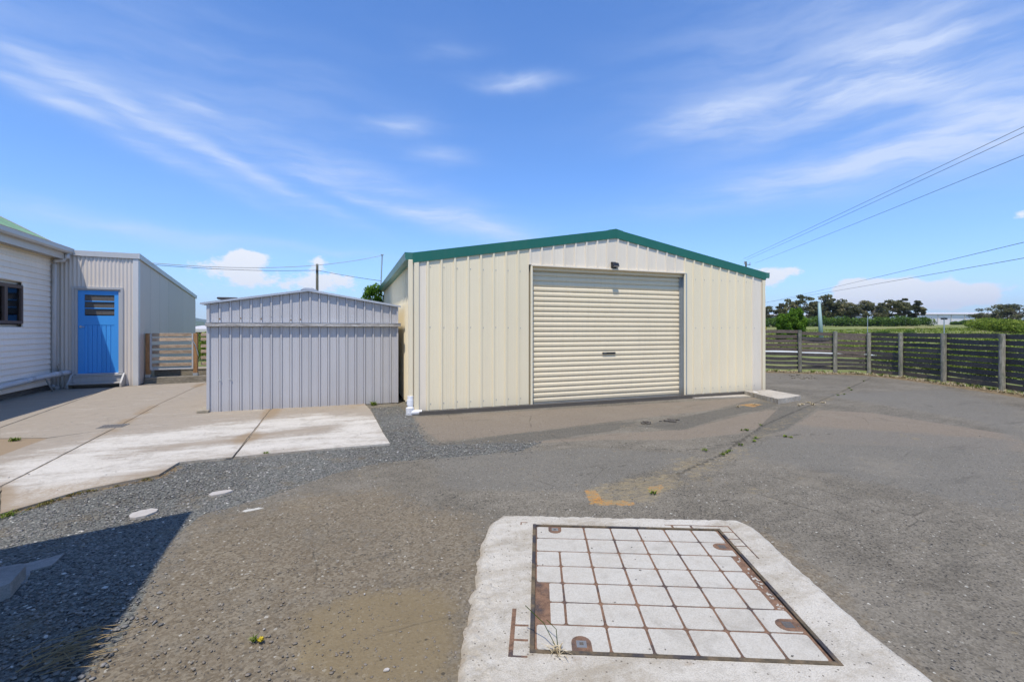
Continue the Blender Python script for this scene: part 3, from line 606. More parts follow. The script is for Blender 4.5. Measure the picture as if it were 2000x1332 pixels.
for sx in (-1, 1):
    xe = X0-.06 if sx < 0 else X1+.06
    rows = []
    for yy in (YF+.01, YB):
        rows.append([(xe, yy, EZ+.155), (XA, yy, AZ+.155)])
    rt.strip(rows)
part('roof', rt, M['green'], shed)
def side_wall(x, sx, ya, yb, z0, z1):
    prof = []
    k = 0; y = ya
    while y < yb-PITCH:
        prof += [(x, y), (x, y+PITCH*.80), (x+sx*.021, y+PITCH*.84), (x+sx*.021, y+PITCH*.96), (x, y+PITCH)]; y += PITCH
    prof.append((x, yb)); mb = MB(); mb.strip([[(a, b_, z0) for a, b_ in prof], [(a, b_, z1) for a, b_ in prof]]); return mb
part('side_wall', side_wall(X0, -1, YF+.02, YB, .03, 2.56), M['cream'], shed); part('side_wall', side_wall(X1, 1, YF+.02, YB, .03, 2.56), M['cream'], shed)
part('rear_wall', MB().extr([(X0, .03), (X1, .03), (X1, EZ+.05), (XA, AZ+.1), (X0, EZ+.05)], YB-.01, YB, 'y'), M['cream'], shed)
part('eave_soffit', MB().box(X0-.03, X0-.002, YF+.03, YB, 2.535, 2.545), M['gutter_green'], shed)
# door opening: head flashing, jambs, guides
DX0, DX1, DH = 3.14, 6.565, 2.545
part('door_head', MB().box(DX0-.02, DX1+.02, YF-.026, YF+.10, DH, DH+.022), M['cream_pale'], shed)
part('door_jamb', MB().box(DX0-.035, DX0, YF-.023, YF+.13, .03, DH), M['cream'], shed)
part('door_jamb', MB().box(DX1, DX1+.028, YF-.023, YF+.13, .03, DH), M['galv'], shed)
part('door_guide', MB().box(DX1-.075, DX1-.002, YF+.085, YF+.10, .03, DH-.03), M['galv'], shed)
part('door_guide', MB().box(DX0+.002, DX0+.05, YF+.085, YF+.10, .03, DH-.03), M['galv'], shed)
part('door_lintel', MB().box(DX0, DX1, YF+.06, YF+.075, DH-.065, DH), M['cream_door'], shed)
part('inner_wall', MB().box(DX0-.1, DX1+.1, YF+.16, YF+.17, 0, 2.9), M['dark_in'], shed)
rdoor = part('roller_door', MB().box(DX0+.02, DX1-.03, YF+.135, YF+.145, .03, DH), M['cream_door'], shed, label='cream horizontally ribbed roller door')
SP = .0934; DY = YF+.118
sp = [(0, .004), (.008, .003), (.017, -.010), (.026, -.0145), (.050, -.0155), (.066, -.0145), (.078, -.008), (.086, .003), (SP-.0006, .004)]
mbs = MB(); mbs.strip([[(DX0+.01, DY+b_, a) for a, b_ in sp], [(DX1-.012, DY+b_, a) for a, b_ in sp]])
slat_me = mbs.mesh('slat', M['cream_door'])
for k in range(27): piece('slat', slat_me, rdoor, (0, 0, .04+k*SP))
for o_ in rdoor.children: o_.location = Vector((0, 0, o_.location.z+BASE[rdoor.name].z)); o_.location.x = -BASE[rdoor.name].x; o_.location.y = -BASE[rdoor.name].y
part('bottom_rail', MB().bbox(DX0+.01, DX1-.012, DY-.02, DY+.012, .012, .045), M['galv'], rdoor)
hd = part('handle', MB().bbox(4.66, 4.95, DY-.034, DY-.012, .915, .952, .004), M['black'], rdoor)
mbh = MB()
for k in range(4): mbh.box(4.675+k*.018, 4.687+k*.018, DY-.0352, DY-.0338, .93, .938)
part('handle_logo', mbh, M['chrome'], hd)
# downpipe in the corner with its white plastic boot
dp = part('downpipe', MB().bbox(X0-.105, X0-.030, YF-.012, YF+.05, .19, 2.545, .006), M['cream'], shed)
mbp = MB().tube([(X0-.068, YF+.02, .30), (X0-.068, YF+.02, .20), (X0-.068, YF+.02, .15), (X0-.068, YF+.01, .02)], .050, 14)
mbp.tube([(X0-.072, YF+.02, .235), (X0-.072, YF+.02, .15)], .057, 14); mbp.tube([(X0-.085, YF-.04, .115), (X0-.085, YF-.04, .0)], .066, 14); mbp.tube([(X0-.12, YF-.06, .035), (X0+.10, YF-.085, .035)], .042, 12)
part('pipe_boot', mbp, M['white'], dp, smooth=False)
# slotted drain channel along the base
dr = thing('drain_channel', 'long black slotted drain channel along the foot of the cream shed', 'drain', (5, 7.5, 0))
part('channel', MB().box(1.10, 8.90, YF-.155, YF-.15, .0, .045).box(1.10, 8.90, YF-.035, YF-.03, .0, .045).box(1.10, 8.90, YF-.15, YF-.035, .0, .02), M['darkgrate'], dr)
mbg = MB(); x = 1.10
while x < 8.9: mbg.box(x, x+.014, YF-.15, YF-.035, .034, .044); x += .030
part('grate', mbg, M['darkgrate'], dr, kind='stuff'); part('edge_rail', MB().box(1.09, 8.91, YF-.168, YF-.1555, -.01, .058), M['black'], dr)
# wall lamp over the door
fl = thing('flood_light', 'small black flood light fixed above the roller door', 'light', (4.85, YF, 2.62))
part('backplate', MB().bbox(4.785, 4.885, YF-.030, YF-.002, 2.585, 2.70, .004), M['black'], fl)
part('lamp_head', MB().extr([(YF-.030, 2.690), (YF-.075, 2.675), (YF-.100, 2.62), (YF-.092, 2.600), (YF-.03, 2.61)], 4.79, 4.915, 'x'), M['black'], fl)
part('lamp_glass', MB().extr([(YF-.101, 2.617), (YF-.094, 2.597), (YF-.04, 2.600), (YF-.04, 2.607)], 4.80, 4.905, 'x'), M['chrome'], fl)
part('sensor', MB().bbox(4.83, 4.87, YF-.075, YF-.035, 2.568, 2.598, .006), M['black'], fl)

# ------------------------------------------------------------------ low grey metal shed
GX0, GX1, GY, GB = -2.20, .885, 8.84, 11.4
GEZ, GAZ, GXA = 1.835, 2.095, -.659
gs = thing('garden_shed', 'low zinc grey ribbed metal shed with a shallow gable', 'shed', (-.66, GY, 0))
def ggz(x): return GEZ+(GAZ-GEZ)*(1-abs(x-GXA)/(GXA-GX0))-.02
npan = 20; gp_ = (GX1-GX0)/npan
for k in range(npan):
    x = GX0+gp_*k
    part('wall_panel', pan_mb(x+.022, gp_, .012-.0*k, ggz, ribs=((0, .026),), d=.022, y=GY), M['zinc'], gs)
part('corner_trim', MB().box(GX0-.012, GX0+.030, GY-.030, GY+.02, .01, GEZ-.02), M['zinc'], gs); part('corner_trim', MB().box(GX1-.018, GX1+.012, GY-.030, GY+.02, .01, GEZ-.02), M['zinc'], gs)
part('side_wall', MB().box(GX0, GX0+.004, GY, GB, .01, GEZ), M['zinc'], gs); part('side_wall', MB().box(GX1-.004, GX1, GY, GB, .01, GEZ), M['zinc'], gs)
part('rear_wall', MB().extr([(GX0, .01), (GX1, .01), (GX1, GEZ), (GXA, GAZ), (GX0, GEZ)], GB, GB+.004, 'y'), M['zinc'], gs)
mbr = MB()
for a, b_ in (((GX0-.07, GEZ-.008), (GXA, GAZ)), ((GXA, GAZ), (GX1+.05, GEZ-.004))):
    mbr.extr([(a[0], a[1]), (b_[0], b_[1]), (b_[0], b_[1]+.012), (a[0], a[1]+.012)], GY-.05, GB+.05, 'y')
part('roof', mbr, M['zinc_trim'], gs)
part('roof_edge', MB().extr([(GX0-.075, GEZ-.028), (GXA, GAZ-.022), (GXA, GAZ+.014), (GX0-.075, GEZ+.006)], GY-.062, GY-.050, 'y'), M['zinc_trim'], gs)
part('roof_edge', MB().extr([(GX1+.055, GEZ-.026), (GXA, GAZ-.022), (GXA, GAZ+.014), (GX1+.055, GEZ+.008)], GY-.0619, GY-.0501, 'y'), M['zinc_trim'], gs)
part('ridge_cap', MB().extr([(GXA-.13, GAZ), (GXA-.07, GAZ+.035), (GXA+.07, GAZ+.035), (GXA+.15, GAZ-.005)], GY-.066, GB, 'y'), M['zinc_trim'], gs)
part('gutter_end', MB().tube([(GX0-.085, GY-.06, GEZ-.01), (GX0-.085, GB, GEZ-.01)], .018, 8), M['zinc_trim'], gs)
part('timber_rail', MB().bbox(GX0-.02, GX1+.055, GY-.078, GY-.024, 1.448, 1.508, .005), M['rail'], gs, label='weathered timber rail across the front')
part('rail_flashing', MB().box(GX0-.022, GX1+.055, GY-.082, GY-.024, 1.509, 1.514), M['zinc_trim'], gs)
part('base_rail', MB().box(GX0, GX1, GY-.016, GY+.02, -.02, .012), M['stump'], gs)
for k in range(4, 9): piece('rivet', sc_me, gs, (GX0+.022+gp_*k, GY-.022, 1.56+.01*k))
for k in (1, 3, 5, 8, 9): piece('rust_spot', MB().extr([(math.cos(t)*.010, math.sin(t)*.016) for t in np.linspace(0, 2*math.pi, 8)[:-1]], -.0015, 0, 'y').mesh('rust_spot', M['rustspot']), gs, (GX0+.022+gp_*k, GY-.0225, 1.565+random.uniform(-.01, .02)))
for zz in (.55, .56): piece('rivet', sc_me, gs, (GX0+.022+gp_*(1 if zz < .555 else 2), GY-.022, zz), sc=(2.4, 1, 2.4))
solo('timber_block', MB().bbox(GX0-.14, GX0+.03, GY-.08, GY+.3, .014, .06, .008), M['sleeper'], 'short weathered timber block poking out under the grey shed corner', 'timber', base=(GX0-.1, GY, 0))
ro = thing('roof_vent', 'flat black cap lying on the left slope of the grey shed roof', 'vent', (-2.0, 9.6, 1.87))
part('cap', MB().bbox(-2.24, -1.92, 9.55, 9.85, 1.945, 1.985, .012), M['black'], ro); part('neck', MB().box(-2.15, -2.0, 9.62, 9.78, 1.85, 1.946), M['black'], ro)

# ------------------------------------------------------------------ weatherboard house and lean-to annex (house frame)
HX, HE, HY = -5.48, -5.10, 14.0
house = thing('weatherboard_house', 'pale grey weatherboard house with green hipped roof and brown window', 'house', (HX, 12, 0), 'h')
WZ0, WZ1, WY0, WY1 = 1.54, 2.27, 11.45, 12.70
bz = .13; k = 0
while bz < 3.04:
    top = min(bz+.128, 3.06)
    segs = [(5.6, HY-.012)]
    if bz+.118 > WZ0-.03 and bz < WZ1+.03: segs = [(5.6, WY0-.03), (WY1+.03, HY-.012)]
    for a, b_ in segs:
        y0 = a
        ends = [a, b_] if b_-a < 3 or k % 3 else [a, a+1.8+.7*(k % 4), b_]
        for q in range(len(ends)-1):
            part('weatherboard', MB().extr([(HX, bz), (HX+.008, bz), (HX+.008, bz+.014), (HX+.034, bz+.014), (HX+.033, bz+.022), (HX+.009, top+.004), (HX, top+.004)], ends[q]+(.001 if q else 0), ends[q+1], 'y'), M['board'], house)
    bz += .118; k += 1
part('wall', MB().box(-12.2, HX-.07, 5.6, HY-.02, .25, 3.06), M['board'], house)
part('base_board', MB().box(HX-.012, HX+.004, 5.6, HY-.02, -.01, .07), M['stump'], house); part('base_board', MB().box(HX-.02, HX-.008, 5.6, HY-.02, .072, .135), M['stump'], house)
part('foundation', MB().box(-12.1, HX-.03, 5.7, HY-.05, -.03, .25), M['dark_in'], house)
part('corner_stop', MB().box(HX-.01, HX+.03, HY-.012, HY+.012, .05, 3.05), M['fascia'], house)
part('eave_bead', MB().box(HX+.002, HX+.045, 5.6, HY-.02, 3.035, 3.062), M['quad'], house)
part('soffit', MB().box(HX, HE-.12, 5.6, HY+.0, 3.063, 3.075), M['fascia'], house)
part('fascia_board', MB().box(HE-.135, HE-.115, 5.5, HY+.02, 3.02, 3.20), M['fascia'], house)
part('fascia_board', MB().box(HX+.1, HX+.12, 5.5, HY-.03, 3.025, 3.06), M['fascia'], house)
gut = MB().extr([(HE-.114, 3.165), (HE-.02, 3.165), (HE+.004, 3.20), (HE+.0, 3.275), (HE+.008, 3.29), (HE-.004, 3.29), (HE-.01, 3.21), (HE-.03, 3.176), (HE-.106, 3.176), (HE-.106, 3.27), (HE-.114, 3.27)], 5.4, HY-.0, 'y')
gut.box(HE-.112, HE+.003, HY+.0005, HY+.006, 3.166, 3.288)
part('gutter', gut, M['fascia'], house)
rf = MB(); tp = .65; hz0 = 3.235; xr = -8.9; run = (HE-.06)-xr
c1 = (HE-.06, HY-.04, hz0); c2 = (HE-.06, 5.4, hz0)
r1 = (xr, HY-.04-run, hz0+tp*run); r2 = (xr, 5.4+run*.0+.01, hz0+tp*run); xw = 2*xr-(HE-.06)
# corrugated near slope
rows = [[], []]; nn = 700
yy = np.linspace(5.4, HY-.04, nn)
for y in yy:
    t = min(run, (HY-.04-y)); wv = .008*math.cos(y*2*math.pi/.076)
    rows[0].append((HE-.06, y, hz0+wv)); rows[1].append((HE-.06-t, y, hz0+tp*t+wv))
rf.strip(rows); part('roof', rf, M['roofgreen'], house, smooth=True)
part('roof_slope', MB().quadface(c1, r1, (xw, HY-.04, hz0)).quadface(r1, r2, (xw, 5.4, hz0), (xw, HY-.04, hz0)), M['roofgreen'], house)
part('hip_cap', MB().tube([(c1[0], c1[1], c1[2]+.0), tuple(Vector(c1).lerp(Vector(r1), 1))], .022, 8), M['fascia'], house)
win = part('window', MB().box(HX-.065, HX-.055, WY0-.05, WY1+.05, WZ0-.05, WZ1+.05), M['dark_in'], house, label='brown timber framed window with grey curtain')
part('frame', MB().box(HX-.02, HX+.034, WY0-.03, WY1+.03, WZ1-.035, WZ1+.03).box(HX-.02, HX+.034, WY0-.03, WY1+.03, WZ0-.03, WZ0+.03).box(HX-.02, HX+.034, WY1-.03, WY1+.03, WZ0+.03, WZ1-.035).box(HX-.02, HX+.034, 12.10, 12.20, WZ0+.03, WZ1-.035).box(HX-.02, HX+.034, WY0-.03, WY0+.03, WZ0+.03, WZ1-.035), M['brown'], win)
part('pane', MB().box(HX-.008, HX-.004, WY0, WY1, WZ0, WZ1), M['glass'], win)
cur = MB(); rows = [[], []]
for y in np.linspace(12.2, 12.50, 40): rows[0].append((HX-.032+.006*math.sin(y*70), y, 1.78)); rows[1].append((HX-.032+.006*math.sin(y*70), y, WZ1))
cur.strip(rows); part('curtain', cur, M['curtain'], win)
part('pane_reflection', MB().box(HX-.035, HX-.025, 12.2, 12.55, 1.57, 1.66), M['blue_reflection'], win)  # blue strip behind the pane, painted in for the reflection on the glass
mbp = MB().tube([(-5.405, 13.86, .08), (-5.405, 13.86, 2.90), (-5.40, 13.86, 2.955), (-5.37, 13.86, 2.99), (-5.25, 13.86, 3.0), (-5.20, 13.86, 3.01), (-5.17, 13.86, 3.05), (-5.165, 13.86, 3.166)], .045, 12)
part('downpipe', mbp, M['pvc'], house, smooth=True)
mbp = MB().tube([(-5.37, 9.0, .17), (-5.37, 11.8, .30), (-5.34, 13.0, .352), (-5.24, 13.70, .382), (-5.19, 13.82, .39), (-5.18, 13.95, .385)], .055, 14)
for q in (.45, .8): pass
mbp.tube([(-5.357, 12.55, .331), (-5.346, 12.85, .345)], .062, 14); mbp.tube([(-5.275, 13.45, .372), (-5.24, 13.70, .382)], .062, 14)
part('drainpipe', mbp, M['pvc'], house, smooth=True, label='thick grey plastic pipe running along the wall foot')
part('pipe_prop', MB().tube([(-5.31, 13.25, .33), (-5.24, 13.38, .02)], .018, 8), M['galv'], house)
part('pipe_foot', MB().tube([(-5.405, 13.86, .12), (-5.405, 13.84, .06), (-5.32, 13.80, .05)], .05, 12), M['pvc'], house)
tw = MB()
for q in range(6):
    a = Vector((-5.33+random.uniform(-.03, .03), 13.90, .36)); tw.tube([a, a+Vector((random.uniform(-.06, .02), -.03, .15)), a+Vector((random.uniform(-.1, .08), -.05, .22+random.uniform(0, .05)))], .003, 4)
solo('dry_creeper', tw, M['dry'], 'tangle of dry stems behind the downpipe beside the blue door', 'plant', base=(-5.33, 13.9, .1), frame='h')

annex = thing('annex', 'grey corrugated lean-to annex with sloping roof beside the house', 'annex', (-4.6, HY, 0), 'h')
AX0, AX1 = HX+.0, -3.882
DLX0, DLX1, DLZ0, DLZ1 = -5.035, -4.270, .345, 2.325
def corr(xa, xb, z0, z1, y=HY):
    n_ = max(3, int((xb-xa)/.076*8)); rows = [[], []]
    for q in range(n_+1):
        x = xa+(xb-xa)*q/n_; yy = y-.009-.0085*math.cos((x-AX0)*2*math.pi/.0755); rows[0].append((x, yy, z0)); rows[1].append((x, yy, z1))
    return MB().strip(rows)
FX0, FX1, FZ = DLX0-.10, DLX1+.09, 2.40
for xa, xb, z0, z1 in ((AX0, FX0, .02, 3.14), (FX0, FX1, FZ+.01, 3.14), (FX1, AX1-.10, .02, 3.14)):
    part('corrugated_sheet', corr(xa, xb, z0, z1), M['annex'], annex, smooth=True)
part('wall_lining', MB().box(AX0, AX1-.02, HY+.12, HY+.13, .02, 3.1), M['dark_in'], annex)
part('corner_flashing', MB().box(AX1-.105, AX1+.004, HY-.026, HY-.018, .01, 3.13).box(AX1-.004, AX1+.006, HY-.018, HY+.10, .01, 3.12), M['annex_trim'], annex)
part('fascia', MB().extr([(HY-.045, 3.135), (HY-.055, 3.26), (HY+.02, 3.27), (HY+.02, 3.255), (HY-.03, 3.245), (HY-.03, 3.135)], HE-.0, AX1+.006, 'x'), M['annex_trim'], annex)
for xs in (AX1-.35, AX1-.95): part('bracket', MB().box(xs, xs+.02, HY-.06, HY-.03, 3.125, 3.14), M['galv'], annex)
def az_(y): return 3.235-(y-HY)*(3.235-2.60)/(20.1-HY)
ys = [HY+.09, 14.62, 15.10, 15.95, 16.75, 18.4, 20.1]
ys = [HY+.10]+[q for q in (14.90, 15.73, 16.60, 18.30)]+[20.1]
for a, b_ in zip(ys[:-1], ys[1:]):
    mb = MB(); pr = [(a+.003, 0)]; nfl = int((b_-a)/.10)
    for q in range(1, nfl): t = a+(b_-a)*q/nfl; pr += [(t-.008, 0), (t, .0025), (t+.008, 0)]
    pr.append((b_-.006, 0)); mb.strip([[(AX1+q[1], q[0], .03) for q in pr], [(AX1+q[1], q[0], az_(q[0])-.02) for q in pr]])
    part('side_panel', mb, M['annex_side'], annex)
part('side_backing', MB().extr([(HY+.1, .02), (20.1, .02), (20.1, az_(20.1)-.05), (HY+.1, az_(HY)-.07)], AX1-.03, AX1-.012, 'x'), M['dark_in'], annex)
part('roof', MB().extr([(HY-.05, 3.245), (20.14, 2.62), (20.14, 2.635), (HY-.05, 3.262)], HX-1.5, AX1+.03, 'x'), M['roofgrey'], annex)
part('roof_trim', MB().extr([(HY-.052, 3.135), (20.16, 2.53), (20.16, 2.645), (HY-.052, 3.27)], AX1+.008, AX1+.035, 'x'), M['annex_trim'], annex)
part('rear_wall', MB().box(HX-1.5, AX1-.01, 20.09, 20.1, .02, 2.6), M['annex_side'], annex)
# blue door
part('door_frame', MB().box(FX0, FX0+.045, HY-.035, HY+.05, .33, FZ).box(FX1-.045, FX1, HY-.035, HY+.05, .33, FZ).box(FX0, FX1, HY-.036, HY+.05, FZ-.04, FZ+.012).box(FX0+.046, DLX0-.002, HY-.012, HY+.05, .33, FZ-.041).box(DLX1+.002, FX1-.046, HY-.012, HY+.05, .33, FZ-.041).box(DLX0-.002, DLX1+.002, HY-.012, HY+.05, DLZ1+.004, FZ-.041), M['frame_grey'], annex)
GL = (-4.915, -4.355, 1.725, 2.225)
DYF = HY+.012
door = part('door', MB().box(DLX0, GL[0], DYF, DYF+.04, DLZ0, DLZ1).box(GL[1], DLX1, DYF, DYF+.04, DLZ0, DLZ1).box(GL[0], GL[1], DYF, DYF+.04, GL[3], DLZ1).box(GL[0], GL[1], DYF, DYF+.04, 1.50, GL[2]).box(DLX0+.10, DLX1-.075, DYF+.02, DYF+.04, DLZ0+.0, 1.50), M['blue'], annex, label='bright blue plank door with three glass louvres')
npk = 7; px0, px1 = DLX0+.095, DLX1-.07; 
for q in range(npk):
    a = px0+(px1-px0)*q/npk; b_ = px0+(px1-px0)*(q+1)/npk
    part('plank', MB().bbox(a+.0035, b_-.0035, DYF+.006, DYF+.019, DLZ0+.005, 1.497, .003), M['blue'], door)
part('door_infill', MB().box(DLX0+.098, DLX1-.073, DYF+.0192, DYF+.0198, DLZ0+.002, 1.4985), M['blue'], door)
lh = (GL[3]-GL[2])/3
for q in range(3):
    z0 = GL[2]+lh*q
    part('louvre_pane', MB().extr([(DYF+.006, z0+.024), (DYF+.012, z0+.024), (DYF+.030, z0+lh), (DYF+.024, z0+lh)], GL[0]+.001, GL[1]-.001, 'x'), M['louvre'], door)
    if q: part('louvre_rail', MB().bbox(GL[0]+.001, GL[1]-.001, DYF-.006, DYF+.03, z0-.004, z0+.020, .003), M['blue'], door)
part('louvre_backing', MB().box(GL[0]+.001, GL[1]-.001, DYF+.036, DYF+.039, GL[2], GL[3]), M['dark_in'], door)
part('handle', MB().tube([(-4.985, DYF-.045, 1.458), (-4.90, DYF-.048, 1.455)], .009, 8).tube([(-4.985, DYF, 1.458), (-4.985, DYF-.05, 1.458)], .010, 8).tube([(-4.985, DYF, 1.458), (-4.985, DYF-.008, 1.458)], .026, 14), M['chrome'], door)
part('threshold', MB().bbox(DLX0-.01, DLX1+.01, HY-.05, HY+.03, .322, .343, .003), M['zinc_trim'], annex)
part('wall_base', MB().box(FX0, FX1, HY-.01, HY+.0, .02, .32), M['stepgrey'], annex)
st = thing('door_step', 'small grey timber step with sloping side boards below the blue door', 'step', (-4.65, 13.8, 0), 'h')
for xs in (-5.135, -4.165): part('side_board', MB().extr([(13.70, .018), (13.70, .115), (13.93, .335), (13.97, .335), (13.97, .018)], xs, xs+.035, 'x'), M['stepgrey'], st)
part('tread', MB().bbox(-5.095, -4.17, 13.70, 13.93, .105, .135, .004), M['stepgrey'], st); part('riser', MB().box(-5.095, -4.17, 13.93, 13.945, .13, .285), M['stepgrey'], st); part('tread', MB().bbox(-5.095, -4.17, 13.90, 13.98, .286, .316, .004), M['stepgrey'], st)

# gate, sleepers and boardwalk
sle = thing('sleeper_edge', 'long weathered timber sleeper edging in front of the gate', 'sleeper', (-2, 14.4, 0), 'h')
part('beam', MB().bbox(-3.870, -2.20, 14.36, 14.56, -.02, .165, .008), M['sleeper'], sle); part('beam', MB().bbox(-2.197, .8, 14.362, 14.56, -.02, .162, .008), M['sleeper'], sle)
dk = thing('deck', 'low timber boardwalk behind the gate', 'deck', (-2, 16, 0), 'h')
for q in range(5): part('board', MB().bbox(-3.80, .8, 14.92+q*.145, 14.92+q*.145+.14, .285, .318, .004), M['sleeper'], dk)
part('beam', MB().bbox(-3.80, .8, 14.93, 14.97, .10, .284, .005), M['sleeper'], dk)
gt = thing('gate', 'slatted timber gate in a grey metal frame between two posts', 'gate', (-3.2, 14.44, 0), 'h')
gpx = (-3.83, -2.72)
def hx_at(u, Y=14.44):
    a = (u-1000)/FOC; c_, s_ = math.cos(HYAW), math.sin(HYAW); return (c_*a+s_)/(-s_*a+c_)*Y
def hz_at(u, v, Y=14.44):
    a = (u-1000)/FOC; c_, s_ = math.cos(HYAW), math.sin(HYAW); return EYE+(HOR-v)/FOC*Y/(-s_*a+c_)
gl, gr = hx_at(299.5), hx_at(374)
zt = [hz_at(335, v) for v in (654, 663, 676.5, 687.5, 700, 712)]
for z in zt: part('rail', MB().bbox(gl-.02, gr+.01, 14.42, 14.445, z-.043, z+.043, .004), M['gaterail'], gt)
part('metal_frame', MB().box(gl-.065, gl-.022, 14.405, 14.44, zt[-1]-.10, zt[0]+.03).box(gr+.012, gr+.045, 14.405, 14.44, zt[-1]-.08, zt[0]+.03).box(gl-.065, gr+.045, 14.404, 14.44, zt[-1]-.125, zt[-1]-.09), M['stepgrey'], gt)
part('latch_rod', MB().tube([(gr+.02, 14.39, zt[1]), (gr+.10, 14.38, zt[2]+.02), (gr+.16, 14.385, zt[3]-.1)], .010, 6), M['galv'], gt)
for nm, ua, ub, lb in (('left', 284.5, 294, 'timber gate post against the annex wall'), ('r', 377.5, 386, 'timber gate post beside the grey metal shed')):
    tpn = thing('gate_post', lb, 'post', (hx_at((ua+ub)/2), 14.46, .165), 'h', 'gate posts')
    part('post', MB().bbox(hx_at(ua), hx_at(ub), 14.41, 14.52, .17, hz_at(335, 651), .006), M['gatepost'], tpn)
    part('post_bracket', MB().box(hx_at(ua)-.004, hx_at(ub)+.004, 14.404, 14.525, .166, .24), M['galv'], tpn)
rf2 = thing('rail_fence', 'horizontal timber rail fence between the gate and the grey shed', 'fence', (-1.6, 14.5, 0), 'h')
for z in zt: part('rail', MB().bbox(gr+.20, .9, 14.47, 14.495, z-.040, z+.040, .004), M['gaterail'], rf2)
for xs in (-1.2, .3): part('post', MB().bbox(xs, xs+.09, 14.50, 14.59, .0, 1.30, .005), M['gatepost'], rf2)

# lean-to whose roof shades the lower left corner (stands just outside the picture)
wing = thing('porch', 'lean-to porch whose roof casts the dark triangular shade over the gravel', 'porch', (-3, 0, 0), 'h')
A_ = (-1.61, 3.09, 3.0); B_ = (-4.6, 2.69, 1.95); C_ = (-1.68, -4.5, 3.0); D_ = (-4.6, -4.5, 1.95)
def thick(ps, t):
    mb = MB(); mb.quadface(*ps); mb.quadface(*[(p[0], p[1], p[2]-t) for p in reversed(ps)])
    for q in range(4): a = ps[q]; b_ = ps[(q+1) % 4]; mb.quadface(a, b_, (b_[0], b_[1], b_[2]-t), (a[0], a[1], a[2]-t))
    return mb
part('roof', thick([A_, B_, D_, C_], .05), M['roofgrey'], wing)
part('wall', MB().extr([(-4.4, 0), (-2.15, 0), (-2.15, 2.7), (-4.4, 1.95)], 2.30, 2.36, 'y').box(-2.15, -2.09, -4.3, 2.36, 0, 2.72).box(-4.45, -4.39, -4.3, 2.36, 0, 1.9), M['board'], wing)

# ------------------------------------------------------------------ manhole cover in its concrete collar
CC, CA = Vector((1.572, 2.125)), R(-23.2); CW, CH = 1.245, 1.232
def loc2w(x, y): c_, s_ = math.cos(CA), math.sin(CA); return (CC.x+c_*x-s_*y, CC.y+s_*x+c_*y)
collar_poly = G_((940, 1065), (960, 1022), (985, 1009), (1080, 1010), (1200, 1013), (1330, 1016), (1440, 1018), (1470, 1030), (1500, 1057), (1600, 1150), (1700, 1240), (1820, 1332), (1960, 1450), (1500, 1550), (870, 1500), (893, 1332), (905, 1250), (925, 1150))
cov_poly = [loc2w(-CW/2-.035, -CH/2-.035), loc2w(CW/2+.035, -CH/2-.035), loc2w(CW/2+.035, CH/2+.035), loc2w(-CW/2-.035, CH/2+.035)]
fine = densify(collar_poly, .05, .0)
rough_poly = []
for q, (x, y) in enumerate(fine):
    n_ = mnoise.fractal(Vector((x*12, y*12, 3)), .7, 2, 6)*.020; v_ = Vector((x-CC.x, y-CC.y)).normalized(); rough_poly.append((x+v_.x*n_, y+v_.y*n_))
collar_t = thing('concrete_surround', 'rough-edged pale concrete surround set into the asphalt around the cover', 'concrete', (CC.x, CC.y, 0))
def collar_z(co):
    s_ = sdist(co, rough_poly); c_ = sdist(co, cov_poly); rg = fbm(co[:, 0], co[:, 1], 26, 4)-.5; fine_ = fbm(co[:, 0], co[:, 1], 40, 6)-.5
    lft = 1-sst(co[:, 0], .65, 1.15)
    z = .003+.017*sst(s_, 0, .035)+(rg*.010+fine_*.010)*(1-sst(s_, .06, .26))*(.3+lft)+fine_*.0015
    return z
def collar_attr(co):
    s_ = sdist(co, rough_poly); c_ = sdist(co, cov_poly)
    return {'pale': np.clip(.62+.25*(fbm(co[:, 0], co[:, 1], 2.5, 3)-.5)+.12*sst(co[:, 0], 1, 2.2), 0, 1), 'stain': np.clip((1-sst(s_, 0, .05))*.30+(1-sst(s_, 0, .25))*.28*(co[:, 0] < 1.3)+(1-sst(-c_, 0, .05))*.38+(fbm(co[:, 0], co[:, 1], 3, 9) > .64)*.25, 0, 1)}
ob = slab('concrete_rim', rough_poly, M['collar'], .02, -.05, .022, 0, collar_attr, zf=collar_z, hole=[loc2w(-CW/2-.018, -CH/2-.018), loc2w(CW/2+.018, -CH/2-.018), loc2w(CW/2+.018, CH/2+.015), loc2w(-CW/2-.018, CH/2+.015)])
ob.data.transform(Matrix.Translation((-CC.x, -CC.y, 0))); ob.parent = collar_t
cov = bpy.data.objects.new('manhole_cover', None); COL.objects.link(cov); cov.location = (CC.x, CC.y, 0); cov.rotation_euler = (0, 0, CA); BASE[cov.name] = Vector((0, 0, 0))
tag(cov, 'square rusty access cover filled with white concrete cells in the foreground', 'cover')
part('base_plate', MB().box(-CW/2, CW/2, -CH/2, CH/2, -.02, .0145), M['rust'], cov)
W2, H2 = CW/2, CH/2
part('frame', MB().box(-W2-.022, -W2-.002, -H2-.022, H2+.022, -.02, .023).box(W2+.004, W2+.022, -H2-.022, H2+.022, -.02, .023).box(-W2-.002, W2+.004, -H2-.022, -H2-.002, -.02, .0235).box(-W2-.002, W2+.004, H2+.002, H2+.018, -.02, .0235), M['frame_iron'], cov)
cx = [-W2+.012, -W2+.15]+[(-W2+.15)+(CW-.15-.012)*q/6*1.0 for q in range(1, 7)]
cx = [-W2+.002, -W2+.148, -W2+.330, -W2+.513, -W2+.696, -W2+.879, -W2+1.062, W2-.010]
cy = [-H2+.002+(CH-.004)*q/7 for q in range(8)]
BAR = .0085
